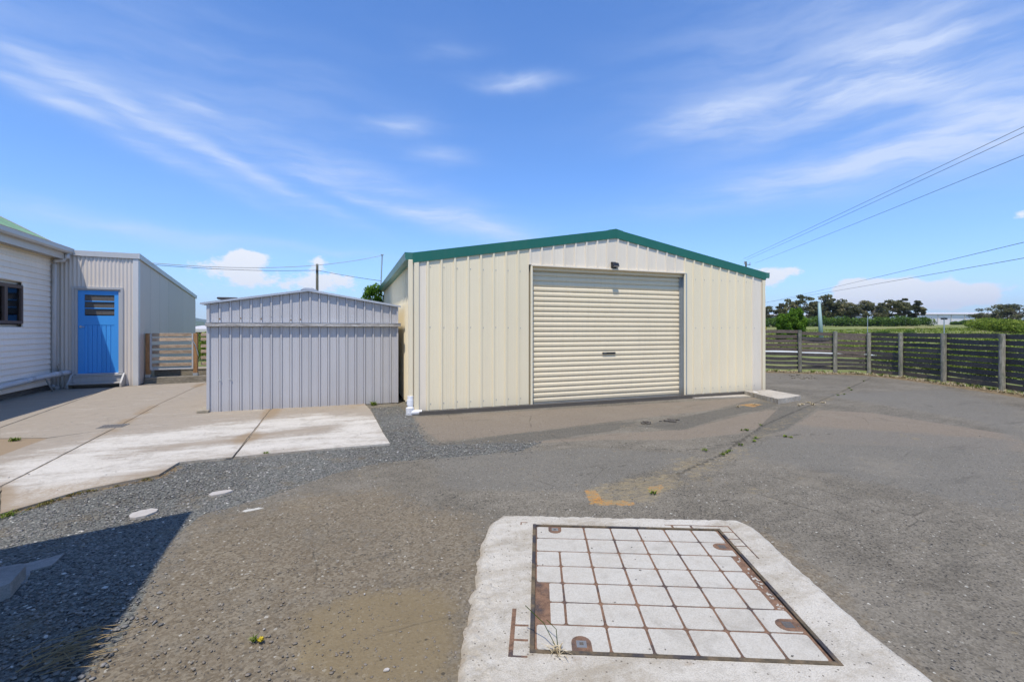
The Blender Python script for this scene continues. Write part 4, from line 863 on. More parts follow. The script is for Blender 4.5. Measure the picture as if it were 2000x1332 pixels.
def rcell(x0, x1, y0, y1):
    r_ = .012; pts = []
    for (cx_, cy_, a0) in ((x1-r_, y1-r_, 0), (x0+r_, y1-r_, 90), (x0+r_, y0+r_, 180), (x1-r_, y0+r_, 270)):
        for a in (0, 45, 90): pts.append((cx_+r_*math.cos(R(a0+a))+random.uniform(-.0012, .0012), cy_+r_*math.sin(R(a0+a))+random.uniform(-.0012, .0012)))
    return pts
for j in range(7):
    i = 0
    while i < 7:
        x0, x1 = cx[i], cx[i+1]; step = 1
        if i == 0 and j in (0, 5, 6): x1 = cx[2]; step = 2
        if i == 0 and j in (1, 2): x0 = -W2+.068
        if i == 6 and j in (2, 3, 4): x1 = W2-.052
        part('concrete_panel', MB().prism(rcell(x0+BAR/2+.002, x1-BAR/2-.002, cy[j]+BAR/2+.001, cy[j+1]-BAR/2-.001), .0, .0165+random.uniform(-.0005, .0008)), M['infill'], cov)
        i += step
part('concrete_panel', MB().prism(rcell(-W2+.012, -W2+.060, cy[3]+.12, cy[4]-.008), 0, .0166), M['infill'], cov)
def keyhole(x, y, rot, sq=True):
    c_, s_ = math.cos(R(rot)), math.sin(R(rot)); pts = [(-.048, -.044)]+[(.008+.044*math.sin(R(a)), -.044*math.cos(R(a))) for a in range(0, 181, 20)]+[(-.048, .044)]
    w_ = lambda P_: [(x+c_*p[0]-s_*p[1], y+s_*p[0]+c_*p[1]) for p in P_]
    k_ = part('keyhole', MB().prism(w_(pts), 0, .0185), M['rust'], cov)
    part('key_socket', MB().prism(w_([(-.024, -.022), (.020, -.022), (.020, .022), (-.024, .022)]), 0, .0195), M['galv'] if sq else M['black'], k_)
    part('key_slot', MB().prism(w_([(-.009, -.009), (.009, -.009), (.009, .009), (-.009, .009)]), 0, .0200), M['dark_in'], k_)
keyhole(-W2+.205, -H2+.05, 90); keyhole(-W2+.13, H2-.05, 270); keyhole(W2-.065, H2-.235, 180, False); keyhole(W2-.065, -H2+.235, 180, False)
mbb = MB()
for q in range(48):
    t = random.random()**.6; y = cy[5]+(cy[2]-cy[5])*t; xx = W2-.045+random.random()*.028
    mbb.box(xx, xx+random.uniform(.004, .014), y, y+random.uniform(.003, .012)*(1.6-t), .0, .0165+q*1e-6)
part('cast_lettering', mbb, M['infill'], cov, kind='stuff')
part('frame_bracket', MB().box(-W2-.112, -W2-.092, -H2-.05, -H2+.28, 0, .0212).box(-W2-.092, -W2-.03, -H2+.05, -H2+.062, 0, .0211).box(-W2-.092, -W2-.03, -H2+.150, -H2+.162, 0, .0211).box(-W2-.092, -W2-.03, -H2-.05, -H2-.040, 0, .0210), M['rust'], cov)
part('frame_bracket', MB().box(W2-.34, W2+.10, H2+.062, H2+.070, 0, .0215).box(W2+.092, W2+.100, H2-.38, H2+.062, 0, .0215).box(W2+.024, W2+.091, H2-.03, H2-.022, 0, .0213).box(W2+.024, W2+.091, H2-.13, H2-.122, 0, .0213).box(W2+.024, W2+.091, H2-.23, H2-.222, 0, .0213).box(W2-.30, W2-.285, H2+.016, H2+.062, 0, .0213).box(W2-.17, W2-.155, H2+.016, H2+.062, 0, .0213), M['rust'], cov)
part('frame_bracket', MB().box(-W2-.11, -W2-.06, H2+.045, H2+.053, 0, .0215).box(-W2-.11, -W2-.102, H2+.01, H2+.045, 0, .0214), M['rust'], cov)

# ------------------------------------------------------------------ small things on the ground
def tuft(c, n, h, spread, flat=0, wd=.004):
    vs, fs, tt = [], [], []
    for _ in range(n):
        a = random.uniform(0, 2*math.pi); l = h*random.uniform(.4, 1); ln = random.uniform(.15, 1)*spread+flat*l
        b0 = Vector((c[0]+random.gauss(0, spread*.25), c[1]+random.gauss(0, spread*.25), c[2])); d_ = Vector((math.cos(a), math.sin(a), 0)); sd = Vector((-d_.y, d_.x, 0))*wd*random.uniform(.6, 1.3)
        m_ = b0+d_*ln*.4+Vector((0, 0, l*.65)); e = b0+d_*ln+Vector((0, 0, l*(1-.5*random.random()))); i = len(vs)
        vs += [b0-sd, b0+sd, m_+sd*.8, m_-sd*.8, e+sd*.15, e-sd*.15]; fs += [(i, i+1, i+2, i+3), (i+3, i+2, i+4, i+5)]; t_ = random.random(); tt += [t_]*6
    return vs, fs, tt
def tuft_obj(name, lst, mat, label=None, cat=None, kind=None, group=None):
    V_, F_, T_ = [], [], []
    for t in lst:
        o_ = len(V_); V_ += [tuple(q) for q in t[0]]; F_ += [tuple(o_+k for k in f) for f in t[1]]; T_ += t[2]
    me = bpy.data.meshes.new(name); b_ = V_[0]; me.from_pydata([(v[0]-b_[0], v[1]-b_[1], v[2]-b_[2]) for v in V_], [], F_); me.materials.append(mat)
    a_ = me.attributes.new('tint', 'FLOAT', 'POINT'); a_.data.foreach_set('value', T_)
    ob = bpy.data.objects.new(name, me); ob.location = b_; COL.objects.link(ob); return tag(ob, label, cat, group, kind)
def g3(u, v, z=0): x, y = grd(u, v); return (x, y, z)
def scat(px, n, h, sp, j): return [tuft((g3(u, v)[0]+random.gauss(0, j), g3(u, v)[1]+random.gauss(0, j*.5), 0), n, h*random.uniform(.6, 1.2), sp, 0, .005) for u, v in px]
tuft_obj('weeds', scat([(1449, 841), (1452, 840), (1462, 840), (1482, 855), (1468, 862), (1440, 868), (1428, 880), (1418, 884), (1412, 888), (1480, 830), (1535, 855), (1540, 853), (1380, 880), (1650, 770), (1655, 762), (1660, 758), (1640, 772), (1690, 745), (1285, 970)], 18, .035, .045, .045), M['weed'], 'small green weeds sprouting along the crack in the asphalt', 'weeds', 'stuff')
tuft_obj('dry_weeds', scat([(u, 752+(u-1500)*.0+random.uniform(-3, 3)) for u in ()] + [(1571, 790), (1560, 792), (1580, 786), (1590, 790), (1600, 786), (1472, 790), (1440, 796)], 26, .04, .07, .04), M['dry'], 'dead weeds around the corner of the concrete pad', 'weeds', 'stuff')
fp = []
for a, b_ in zip(FENCE[:-2], FENCE[1:-1]):
    for _ in range(26):
        t = random.random(); fp.append(tuft((a[0]+(b_[0]-a[0])*t-random.uniform(-.1, .30), a[1]+(b_[1]-a[1])*t-random.uniform(-.15, .2), 0), 18, random.uniform(.03, .10), .09, 0, .006))
tuft_obj('fence_grass', fp, M['dry'], 'dry grass and litter along the foot of the plank fence', 'grass', 'stuff')
fp = []
for a, b_ in zip(FENCE[:-2], FENCE[1:-1]):
    for _ in range(9):
        t = random.random(); fp.append(tuft((a[0]+(b_[0]-a[0])*t-random.uniform(-.1, .15), a[1]+(b_[1]-a[1])*t-random.uniform(-.15, .1), 0), 22, random.uniform(.04, .12), .10, 0, .007))
tuft_obj('fence_weeds', fp, M['weed'], 'green weeds along the foot of the plank fence', 'weeds', 'stuff')
ed = []
for _ in range(34):
    t = random.random()*2; q = int(t); t -= q; a, b_ = FR[q], FR[q+1]; ed.append(tuft((a[0]+(b_[0]-a[0])*t+random.gauss(0, .03), a[1]+(b_[1]-a[1])*t-abs(random.gauss(.03, .04)), 0), 12, .02, .035, 0, .003))
tuft_obj('edge_weeds', ed, M['moss'], 'mossy weeds along the edge of the concrete slab', 'weeds', 'stuff')
tuft_obj('weed', [tuft((*grd(731, 791), .0), 60, .09, .10, 0, .006)], M['weed'], 'yellow green weed at the right foot of the grey metal shed', 'plant')
tuft_obj('weed', [tuft((*grd(520, 888), .015), 26, .03, .05, 0, .004)], M['weed'], 'tiny weed on the slab edge below the grey shed joint', 'plant')
tuft_obj('weed', [tuft((*grd(30, 862), .01), 40, .06, .10, 0, .005)], M['weed'], 'green weed on the bare soil patch near the house', 'plant')
tuft_obj('weed', [tuft((*grd(15, 1008), .0), 40, .04, .10, 0, .004)], M['weed'], 'bright green weed where the slab edge leaves the picture', 'plant')
tuft_obj('flowering_weed', [tuft((*grd(498, 1250), .0), 30, .025, .03, 0, .004)], M['weed'], 'tiny yellow-flowered weed in the brown asphalt', 'plant')
tuft_obj('yellow_petals', [tuft((*grd(510, 1252), .004), 26, .014, .016, 0, .006)], M['gold'], 'tuft of small orange-yellow petals beside the flowering weed', 'flower')
tuft_obj('dry_tuft', [tuft((*loc2w(-W2+.10, -H2-.01), .02), 38, .04, .05, .3, .0024)], M['dry'], 'dry grass tuft growing at the front left corner of the cover', 'plant')
gb = MB(); c0_ = Vector((*loc2w(-W2+.10, -H2), .02)); gb.tube([c0_, c0_+Vector((-.04, .06, .09)), c0_+Vector((-.10, .13, .14))], .0022, 4); gb.tube([c0_, c0_+Vector((.02, .06, .05)), c0_+Vector((.0, .12, .06))], .0018, 4)
solo('grass_stalk', gb, M['weed'], 'two thin grass stalks bending over the front left cell of the cover', 'plant')
tw = MB(); c0_ = Vector((*grd(95, 1290), .01))
for q in range(46):
    a = random.gauss(R(60), .5); l = random.uniform(.08, .24); s_ = c0_+Vector((random.gauss(0, .05), random.gauss(0, .06), random.uniform(0, .02))); e = s_+Vector((math.sin(a)*l, math.cos(a)*l*.6, random.uniform(-.004, .02)))
    tw.tube([s_, (s_+e)/2+Vector((random.gauss(0, .012), random.gauss(0, .012), .012)), e], .0018, 4)
solo('dry_twigs', tw, M['dry'], 'tangle of dry bleached twigs lying in the shade at lower left', 'twigs', base=tuple(c0_))
for (px, lb) in ((((407, 968), (415, 963), (432, 960), (450, 958), (455, 960), (440, 965), (425, 968), (412, 970)), 'flat white plastic lid half buried in the gravel, farther of the two'),
               (((252, 1009), (258, 1004), (275, 999), (297, 995), (309, 996), (305, 1001), (285, 1009), (265, 1013), (254, 1013)), 'flat white plastic lid half buried in the gravel, beside the tip of the shade')):
    pl = [grd(*q) for q in px]; c_ = (sum(q[0] for q in pl)/len(pl), sum(q[1] for q in pl)/len(pl))
    solo('buried_lid', MB().prism(pl, -.005, .011), M['white_mark'], lb, 'lid', base=(*c_, 0))
bk = [grd(0, 1116, .07), grd(40, 1114, .07), (grd(46, 1124, .07)), grd(0, 1150, .07), (-2.2, 3.0)]
bk = [(-1.66, 3.12), (-1.70, 3.32), (-1.74, 3.36), (-2.3, 3.30), (-2.35, 2.75), (-1.95, 2.75)]
solo('concrete_block', MB().prism(bk, -.02, .075), M['block'], 'low grey concrete step in the shade at the left edge', 'step', base=(-2, 3.1, 0))
slab('concrete_smear', G_((0, 1112), (60, 1100), (125, 1082), (118, 1090), (100, 1105), (60, 1116), (50, 1140), (0, 1150)), M['block'], .006, -.01, .03, .004, lambda co: {}, kind='structure')
padp = [(7.62, 6.32), (8.00, 6.39), (8.46, 6.50), (8.60, 7.36), (7.95, 7.40)]
slab('concrete_pad', padp, M['pad'], .085, -.02, .05, .008, lambda co: {}, label='small raised concrete pad at the right foot of the cream shed', cat='pad', zf=lambda co: .083+.006*fbm(co[:, 0], co[:, 1], 9, 3))
slab('apron_strip', [(6.6, 7.36), (8.2, 7.10), (8.4, 7.42), (6.6, 7.43)], M['pad'], .010, -.01, .05, .006, lambda co: {}, kind='structure')
solo('white_pipe', MB().tube([(8.02, 7.22, .06), (7.95, 6.95, .03), (7.9, 6.75, .02)], .045, 10), M['white'], 'short white plastic pipe end at the right end of the drain channel', 'pipe', base=(7.9, 7, 0), smooth=True)
dg = thing('drain_grate', 'small black slotted drain grate set in the concrete slab', 'drain', (*grd(221, 835), .016))
gc = Vector(grd(221, 834.5)); gmb = MB(); gfm = MB().box(gc.x-.15, gc.x+.15, gc.y-.12, gc.y-.10, .005, .022).box(gc.x-.15, gc.x+.15, gc.y+.10, gc.y+.12, .005, .022)
part('frame', gfm, M['darkgrate'], dg); part('pit', MB().box(gc.x-.15, gc.x+.15, gc.y-.10, gc.y+.10, .006, .0175), M['dark_in'], dg)
for q in range(9): part('bar', MB().box(gc.x-.148+q*.035, gc.x-.132+q*.035, gc.y-.099, gc.y+.099, .01, .0215), M['darkgrate'], dg)
sc_ = MB()
for (u, v, r_) in ((755, 1308, .022), (712, 1160, .010), (966, 1044, .012), (945, 1030, .008), (850, 1010, .008), (905, 1003, .007), (935, 1063, .009), (840, 1050, .007), (610, 1302, .008), (780, 1008, .006), (1300, 1140, .006), (1720, 1040, .007), (1770, 1075, .006)):
    r_ *= .62; x, y = grd(u, v); n_ = 6; a0 = random.random()*6; sc_.prism([(x+r_*random.uniform(.5, 1.2)*math.cos(a0+2*math.pi*q/n_), y+r_*random.uniform(.3, .9)*math.sin(a0+2*math.pi*q/n_)) for q in range(n_)], -.002, .003)
solo('white_chips', sc_, M['white_mark'], 'scattered white shell and plastic chips on the dirt', kind='stuff')
# broken asphalt lump by the shed
def lumps(name, pts, mat, rs, label, cat=None, kind=None):
    mb = MB()
    for (x, y) in pts:
        r_ = random.uniform(*rs); n_ = 7; k_ = [(x+r_*random.uniform(.7, 1.3)*math.cos(2*math.pi*q/n_), y+r_*random.uniform(.6, 1.1)*math.sin(2*math.pi*q/n_)) for q in range(n_)]
        mb.prism(k_, -.01, r_*random.uniform(.3, .6))
    solo(name, mb, mat, label, cat, kind=kind)
lp = [grd(1310+random.gauss(0, 9), 822+random.gauss(0, 1.5)) for _ in range(12)]+[grd(1262+random.gauss(0, 8), 827+random.gauss(0, 1.5)) for _ in range(8)]
lumps('asphalt_crumbs', lp, M['black'], (.015, .05), 'black crumbs of broken asphalt in front of the roller door', 'rubble', 'stuff')
lp = [g3(u+random.gauss(0, 12), 735.5+random.gauss(0, 2.2))[:2] for u in (1560, 1565, 1573, 1550, 1580) for _ in range(4)]
lumps('rubble', [(x-.2, y-.15) for x, y in lp], M['sleeper'], (.02, .06), 'small heap of rubble at the foot of the first fence post', 'rubble', 'stuff')

# gravel and loose pebbles as real stones
def stones_obj(name, pts, smin, smax, label, zoff=0, warm=0.0, lift=.12):
    n_ = len(pts); t = (1+5**.5)/2
    ico = np.array([(-1, t, 0), (1, t, 0), (-1, -t, 0), (1, -t, 0), (0, -1, t), (0, 1, t), (0, -1, -t), (0, 1, -t), (t, 0, -1), (t, 0, 1), (-t, 0, -1), (-t, 0, 1)])/1.9
    fi = np.array([(0,11,5),(0,5,1),(0,1,7),(0,7,10),(0,10,11),(1,5,9),(5,11,4),(11,10,2),(10,7,6),(7,1,8),(3,9,4),(3,4,2),(3,2,6),(3,6,8),(3,8,9),(4,9,5),(2,4,11),(6,2,10),(8,6,7),(9,8,1)])
    s_ = smin+(smax-smin)*rng.random(n_)**2.2; v = ico[None]*rng.uniform(.5, 1.45, (n_, 12, 1)); v = v*np.stack([rng.uniform(.8, 1.4, n_), rng.uniform(.6, 1.1, n_), rng.uniform(.3, .6, n_)], 1)[:, None]
    a = rng.uniform(0, 2*np.pi, n_); ca, sa = np.cos(a)[:, None], np.sin(a)[:, None]; x = v[..., 0]*ca-v[..., 1]*sa; y = v[..., 0]*sa+v[..., 1]*ca
    v = np.stack([x, y, v[..., 2]], 2)*s_[:, None, None]; v[..., 0] += pts[:, 0:1]; v[..., 1] += pts[:, 1:2]; v[..., 2] += (s_*lift)[:, None]+zoff-.004
    F_ = (fi[None]+(np.arange(n_)*12)[:, None, None]).reshape(-1, 3); tint = np.repeat(rng.random(n_), 12)
    o_ = bpy.data.objects.new(name, np_mesh(name, v.reshape(-1, 3), F_, M['stone'], False, {'tint': tint, 'warm': np.full(n_*12, warm)})); COL.objects.link(o_); tag(o_, label, kind='stuff'); return o_
def sample(poly, n_, edge_=.05):
    P_ = np.array(poly); lo, hi = P_.min(0), P_.max(0); c_ = rng.uniform(lo, hi, (n_, 2)); s_ = sdist(c_, poly)+rng.normal(0, edge_, n_); c_ = c_[s_ > 0]; return c_
gv = sample([(x, max(y, .9)) for x, y in GRAVEL], 84000, .07); gv = gv[(np.hypot(gv[:, 0], gv[:, 1]) > 1.6)]
slabs_all = [FR[0], FR[1], FR[2], FR[3], FR[4], (-1.1, 5.66), grd(600, 882), (.482, 5.682), (.41, 7.069), (.30, 8.75), (-5, 9), (-5, 4)]
gv = gv[(sdist(gv, slabs_all) < .02) & (gv[:, 0] > -3.4)]
gs_ = stones_obj('gravel', gv, .0045, .0135, 'loose blue grey gravel between the concrete slabs and the asphalt')
pb = rng.uniform((-2.5, 1.0), (9, 8), (9000, 2)); dd = np.hypot(pb[:, 0], pb[:, 1]); pb = pb[(rng.random(len(pb)) < np.clip(3/dd, 0, 1)**1.6) & (sdist(pb, rough_poly) < .02) & (sdist(pb, slabs_all) < 0) & (pb[:, 1] < 7.3)]
stones_obj('pebbles', pb[:3200], .0025, .0065, 'loose pebbles scattered over the worn asphalt', 0, .35)
dp_ = rng.normal((-.35, 2.0), (.75, .7), (5200, 2)); dp_ = dp_[(sdist(dp_, rough_poly) < .02) & (np.hypot(dp_[:, 0], dp_[:, 1]) > 1.2)]
stones_obj('pebbles', dp_[:1500], .0022, .0095, 'loose pebbles in the brown dirt at the front of the yard', 0, .72, -.02)
ct = rng.uniform((-4.4, 4.0), (.4, 9), (260, 2)); ct = ct[sdist(ct, slabs_all) > .1]; stones_obj('pebbles', ct, .003, .009, 'a few pebbles on the concrete slabs', .02)
cc_ = np.array([loc2w(random.uniform(-.9, .95), random.uniform(-1.2, .8)) for _ in range(60)]); stones_obj('pebbles', cc_, .003, .008, 'dark pebbles lying on the concrete surround and cover', .022)

# ------------------------------------------------------------------ plank fence: each post and plank its own piece
HT = [1.37, 1.37, 1.33, 1.30, 1.29, 1.29, 1.29, 1.29, 1.29, 1.29]
fence = thing('plank_fence', 'dark weathered horizontal plank fence with round grey posts along the yard', 'fence', (14, 8, 0))
for k, ((x, y), h_) in enumerate(zip(FENCE, HT)):
    r_ = .056+.006*(k % 3 == 2)
    mb = MB(); n_ = 7; pth = [(x+random.uniform(-.004, .004), y+random.uniform(-.004, .004), -.05+(h_+.05)*q/n_) for q in range(n_+1)]; mb.tube(pth, [r_*random.uniform(.96, 1.04) for _ in pth], 10)
    part('post', mb, M['post'], fence, smooth=False)
for k, (a, b_) in enumerate(zip(FENCE[:-1], FENCE[1:])):
    A2, B2 = Vector(a), Vector(b_); L = (B2-A2).length; d_ = (B2-A2)/L; nrm = Vector((-d_.y, d_.x)); nrm = nrm if nrm.dot(A2) > 0 else -nrm; ang = math.atan2(d_.y, d_.x)
    dup_ = k >= 3; n_ = 9; hh = .106
    for q in range(n_):
        t0 = (.055 if dup_ else .10)+q*(min(HT[k], HT[k+1])-.06-(.055 if dup_ else .10))/(n_-1+.35); z0 = t0; thick_ = .022; segs = 8; z0 += random.uniform(-.007, .007); sag = random.choice([0, .006, -.006, .014, -.014, .028])*(1 if not dup_ else .5); bow = random.choice([0, 0, .02, -.01]); tw_ = random.uniform(-.012, .012)
        dzr = (HT[k+1]-HT[k]); mbp = MB(); rows = [[], [], [], []]
        for s_ in range(segs+1):
            u_ = s_/segs; xx = u_*(L+.02)-.01; zc = z0+dzr*u_*q/(n_-1)-sag*math.sin(math.pi*u_)+tw_*(u_-.5); yc = .07+bow*math.sin(math.pi*u_)
            h0 = hh*(1+random.uniform(-.02, .02))
            for r_i, (yy_, zz_) in enumerate(((yc, zc), (yc+thick_, zc), (yc+thick_, zc+h0), (yc, zc+h0))): rows[r_i].append((xx, yy_, zz_))
        for r_i in range(4): mbp.strip([rows[r_i], rows[(r_i+1) % 4]])
        mbp.quadface(*[r_[0] for r_ in rows]); mbp.quadface(*[r_[-1] for r_ in reversed(rows)])
        me = mbp.mesh('plank', M['plank'] if (dup_ and q > 0) or (not dup_ and random.random() < .3) else M['plank_brown'])
        # local y must point away from the yard
        o_ = bpy.data.objects.new('plank', me); COL.objects.link(o_); o_.parent = fence; base_ = BASE[fence.name]
        sgn = 1 if Vector((-math.sin(ang), math.cos(ang))).dot(nrm) > 0 else -1
        o_.location = (A2.x-base_.x, A2.y-base_.y, 0); o_.rotation_euler = (0, 0, ang)
        if sgn < 0: o_.scale = (1, -1, 1)

# ------------------------------------------------------------------ plants, trees
def leafcloud(name, cen, size, mat, parent=None, tint=None, flat=.0, base=(0, 0, 0), label=None, cat=None, kind=None, tri=False, group=None):
    cen = np.asarray(cen, float); n_ = len(cen); a = rng.normal(size=(n_, 3)); a /= np.linalg.norm(a, axis=1)[:, None]; b_ = rng.normal(size=(n_, 3)); b_[:, 2] *= (1-flat); b_ -= (b_*a).sum(1)[:, None]*a; b_ /= np.linalg.norm(b_, axis=1)[:, None]+1e-9
    s_ = np.asarray(size)*rng.uniform(.6, 1.3, n_); s1 = s_[:, None]; s2 = (s_*rng.uniform(.4, .8, n_))[:, None]
    v = np.stack([cen-a*s1, cen-b_*s2, cen+a*s1, cen+b_*s2], 1)-np.array(base); f = np.arange(n_*4).reshape(-1, 4)
    t = rng.random(n_) if tint is None else np.clip(tint+rng.normal(0, .16, n_), 0, 1)
    me = np_mesh(name, v.reshape(-1, 3), f, mat, False, {'tint': np.repeat(t, 4)}); o_ = bpy.data.objects.new(name, me); COL.objects.link(o_)
    if parent is not None: o_.parent = parent
    else: o_.location = base
    return tag(o_, label, cat, group, kind)
def clump(c, r, n_, shell=.75):
    d_ = rng.normal(size=(n_, 3)); d_ /= np.linalg.norm(d_, axis=1)[:, None]; q = rng.uniform(shell**3, 1, n_)**(1/3); return np.array(c)+d_*q[:, None]*np.array(r)
def gum(u, vtop, vbase, d, wpx, label, seed, open_=1.0):
    random.seed(seed); pb_ = away(u, vbase, d); zt_ = away(u, vtop, d).z; H_ = zt_-pb_.z; W_ = wpx/FOC*d
    gz_ = float(terrain_h(np.array([pb_.x]), np.array([pb_.y]))[0]); base = Vector((pb_.x, pb_.y, gz_)); H_ = zt_-gz_
    t = thing('gum_tree', label, 'tree', tuple(base), None, 'gum trees beyond the hedge'); tr = MB(); nl = 10; cl, sz, ti = [], [], []
    for k in range(nl):
        a = 2*math.pi*(k/nl)+random.uniform(-.5, .5); rad_ = W_*.5*random.uniform(.35, .95) if k else 0; hz = H_*random.uniform(.48, .97)-rad_*.2 if k else H_*.96
        f_ = base+Vector((0, 0, H_*random.uniform(.30, .48))); e = base+Vector((math.cos(a)*rad_, math.sin(a)*rad_, hz)); mid = f_.lerp(e, .5)+Vector((random.gauss(0, .06*W_), random.gauss(0, .06*W_), .04*H_))
        tr.tube([base+Vector((0, 0, -.2)), f_, mid, e], [H_*.030, H_*.024, H_*.014, H_*.006], 6)
        for _ in range(random.randint(2, 4)):
            cc = e+Vector((random.gauss(0, W_*.10), random.gauss(0, W_*.10), random.gauss(-H_*.10, H_*.10))); r_ = W_*random.uniform(.09, .16); tv = random.uniform(.2, .8)
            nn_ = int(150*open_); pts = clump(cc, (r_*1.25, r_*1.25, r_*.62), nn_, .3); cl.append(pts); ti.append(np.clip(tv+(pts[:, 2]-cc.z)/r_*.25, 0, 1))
    cl = np.concatenate(cl); ti = np.concatenate(ti); part('trunk', tr, M['bark'], t)
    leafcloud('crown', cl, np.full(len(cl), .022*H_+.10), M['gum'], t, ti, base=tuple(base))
D_T = 165
for args in [(1500, 597, 626, 190, 40, 'low dark gum tree peeping out behind the cream shed edge', 11), (1530, 588, 628, 180, 22, 'small gum tree standing between the shed edge and the round conifer', 12),
    (1560, 577, 632, D_T, 50, 'sparse tall gum tree with gaps rising behind the round conifer', 13, .55), (1603, 580, 632, D_T, 62, 'broad gum tree directly behind the greenish pole', 14), (1628, 586, 632, D_T+4, 48, 'dark gum tree just right of the greenish pole', 15),
    (1655, 590, 632, D_T, 42, 'gum tree filling the row between pole and flat-topped tree', 16), (1692, 590, 632, D_T, 52, 'flat-topped gum tree standing alone over the hedge behind the thin mast', 17),
    (1735, 586, 632, D_T, 46, 'gum tree left of the tallest pair over the hedge', 18), (1765, 586, 632, D_T+3, 40, 'tall gum tree in the group at the right end of the row', 19), (1790, 591, 632, D_T, 30, 'slim gum tree at the right end of the row with a bare trunk', 20),
    (1928, 601, 630, 230, 46, 'gum tree touching the right end of the long warehouse', 21), (1962, 608, 634, 200, 40, 'pale green tree behind the bushes right of the warehouse', 22), (1990, 592, 632, 190, 62, 'large gum tree at the far right edge of the picture', 23)]:
    gum(*args[:7]) if len(args) == 7 else gum(*args)
def hedge_obj(name, pts, mat, hgt, wid, n_per, leaf, label, cat, seed=1, thr=.0):
    """continuous row of bushes following pts (u, d), closed with leaf faces"""
    random.seed(seed); cl, ti = [], []; base = None
    L = []
    for (ua, da), (ub, db) in zip(pts[:-1], pts[1:]):
        pa, pb_ = away(ua, 640, da), away(ub, 640, db); n_ = max(2, int((pb_-pa).length/(wid*.55)))
        for q in range(n_): L.append(pa.lerp(pb_, q/n_))
    for p_ in L:
        x_, y_ = p_.x+random.gauss(0, wid*.12), p_.y+random.gauss(0, wid*.12); gz_ = float(terrain_h(np.array([x_]), np.array([y_]))[0]); h_ = hgt*random.uniform(.78, 1.12)
        if base is None: base = (x_, y_, gz_)
        for _ in range(3):
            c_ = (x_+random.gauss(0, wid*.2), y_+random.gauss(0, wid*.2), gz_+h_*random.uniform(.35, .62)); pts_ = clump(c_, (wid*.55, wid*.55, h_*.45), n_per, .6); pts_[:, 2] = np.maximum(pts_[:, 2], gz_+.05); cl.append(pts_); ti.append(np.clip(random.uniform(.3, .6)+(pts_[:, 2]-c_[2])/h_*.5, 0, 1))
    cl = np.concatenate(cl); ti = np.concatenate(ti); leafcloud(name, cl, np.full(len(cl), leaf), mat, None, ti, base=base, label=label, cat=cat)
hedge_obj('hedge', [(1470, 152), (1560, 150), (1650, 150), (1740, 150), (1822, 150)], M['hedge'], 3.3, 3.2, 190, .26, 'long clipped green hedge below the row of gum trees', 'hedge', 3)
hedge_obj('shrub', [(1868, 240), (1908, 240)], M['hedge'], 2.3, 4, 200, .4, 'dark green mound of shrubs in front of the warehouse wall', 'shrub', 4)
hedge_obj('bush', [(1915, 95), (1945, 80), (1975, 68), (2040, 60)], M['shrub'], 2.1, 3.0, 300, .14, 'bright green bushes beyond the fence at the right edge', 'bush', 5)
hedge_obj('shrub', [(1708, 62), (1742, 62)], M['hedge'], .65, .9, 120, .06, 'low dark green shrub in the field beyond the fence', 'shrub', 6)
hedge_obj('shrub', [(1776, 50), (1786, 50)], M['hedge'], .95, .8, 160, .05, 'small round dark shrub in the field left of the lamp mast', 'shrub', 7)
hedge_obj('low_thicket', [(1712, 15.8), (1775, 14.4), (1862, 12.8), (1985, 11.1), (2160, 9.4)], M['shrub'], 1.12, .75, 420, .026, 'leafy green thicket pressed against the back of the near fence run', 'thicket', 18)
hedge_obj('undergrowth', [(1640, 24), (1720, 22), (1800, 20), (1900, 17), (2020, 15), (2150, 14)], M['shrub'], .75, 1.3, 300, .035, 'yellow green undergrowth seen through the gaps of the plank fence', 'undergrowth', 8)
hedge_obj('undergrowth', [(1480, 28), (1560, 26), (1640, 25)], M['shrub'], .4, 1.3, 200, .04, 'low greenery behind the far run of the plank fence', 'undergrowth', 9)
hedge_obj('far_treeline', [(360, 330), (400, 320), (440, 330)], M['farhedge'], 9, 9, 260, .7, 'dark far treeline between the annex and the grey shed', 'treeline', 10)
fw = []
for _ in range(1500):
    d_ = 22+random.random()**.8*80; u_ = random.uniform(1500, 2040); q_ = away(u_, 640, d_); fw.append((q_.x, q_.y, float(terrain_h(np.array([q_.x]), np.array([q_.y]))[0])+random.uniform(.02, .16)))
fw = np.repeat(np.array(fw), 16, 0); fw[:, :2] += rng.normal(0, .35, (len(fw), 2)); fw[:, 2] += rng.uniform(-.05, .12, len(fw))
leafcloud('field_weeds', fw, np.full(len(fw), .09), M['shrub'], None, None, label='rough tufts and weeds scattered over the field', kind='stuff')
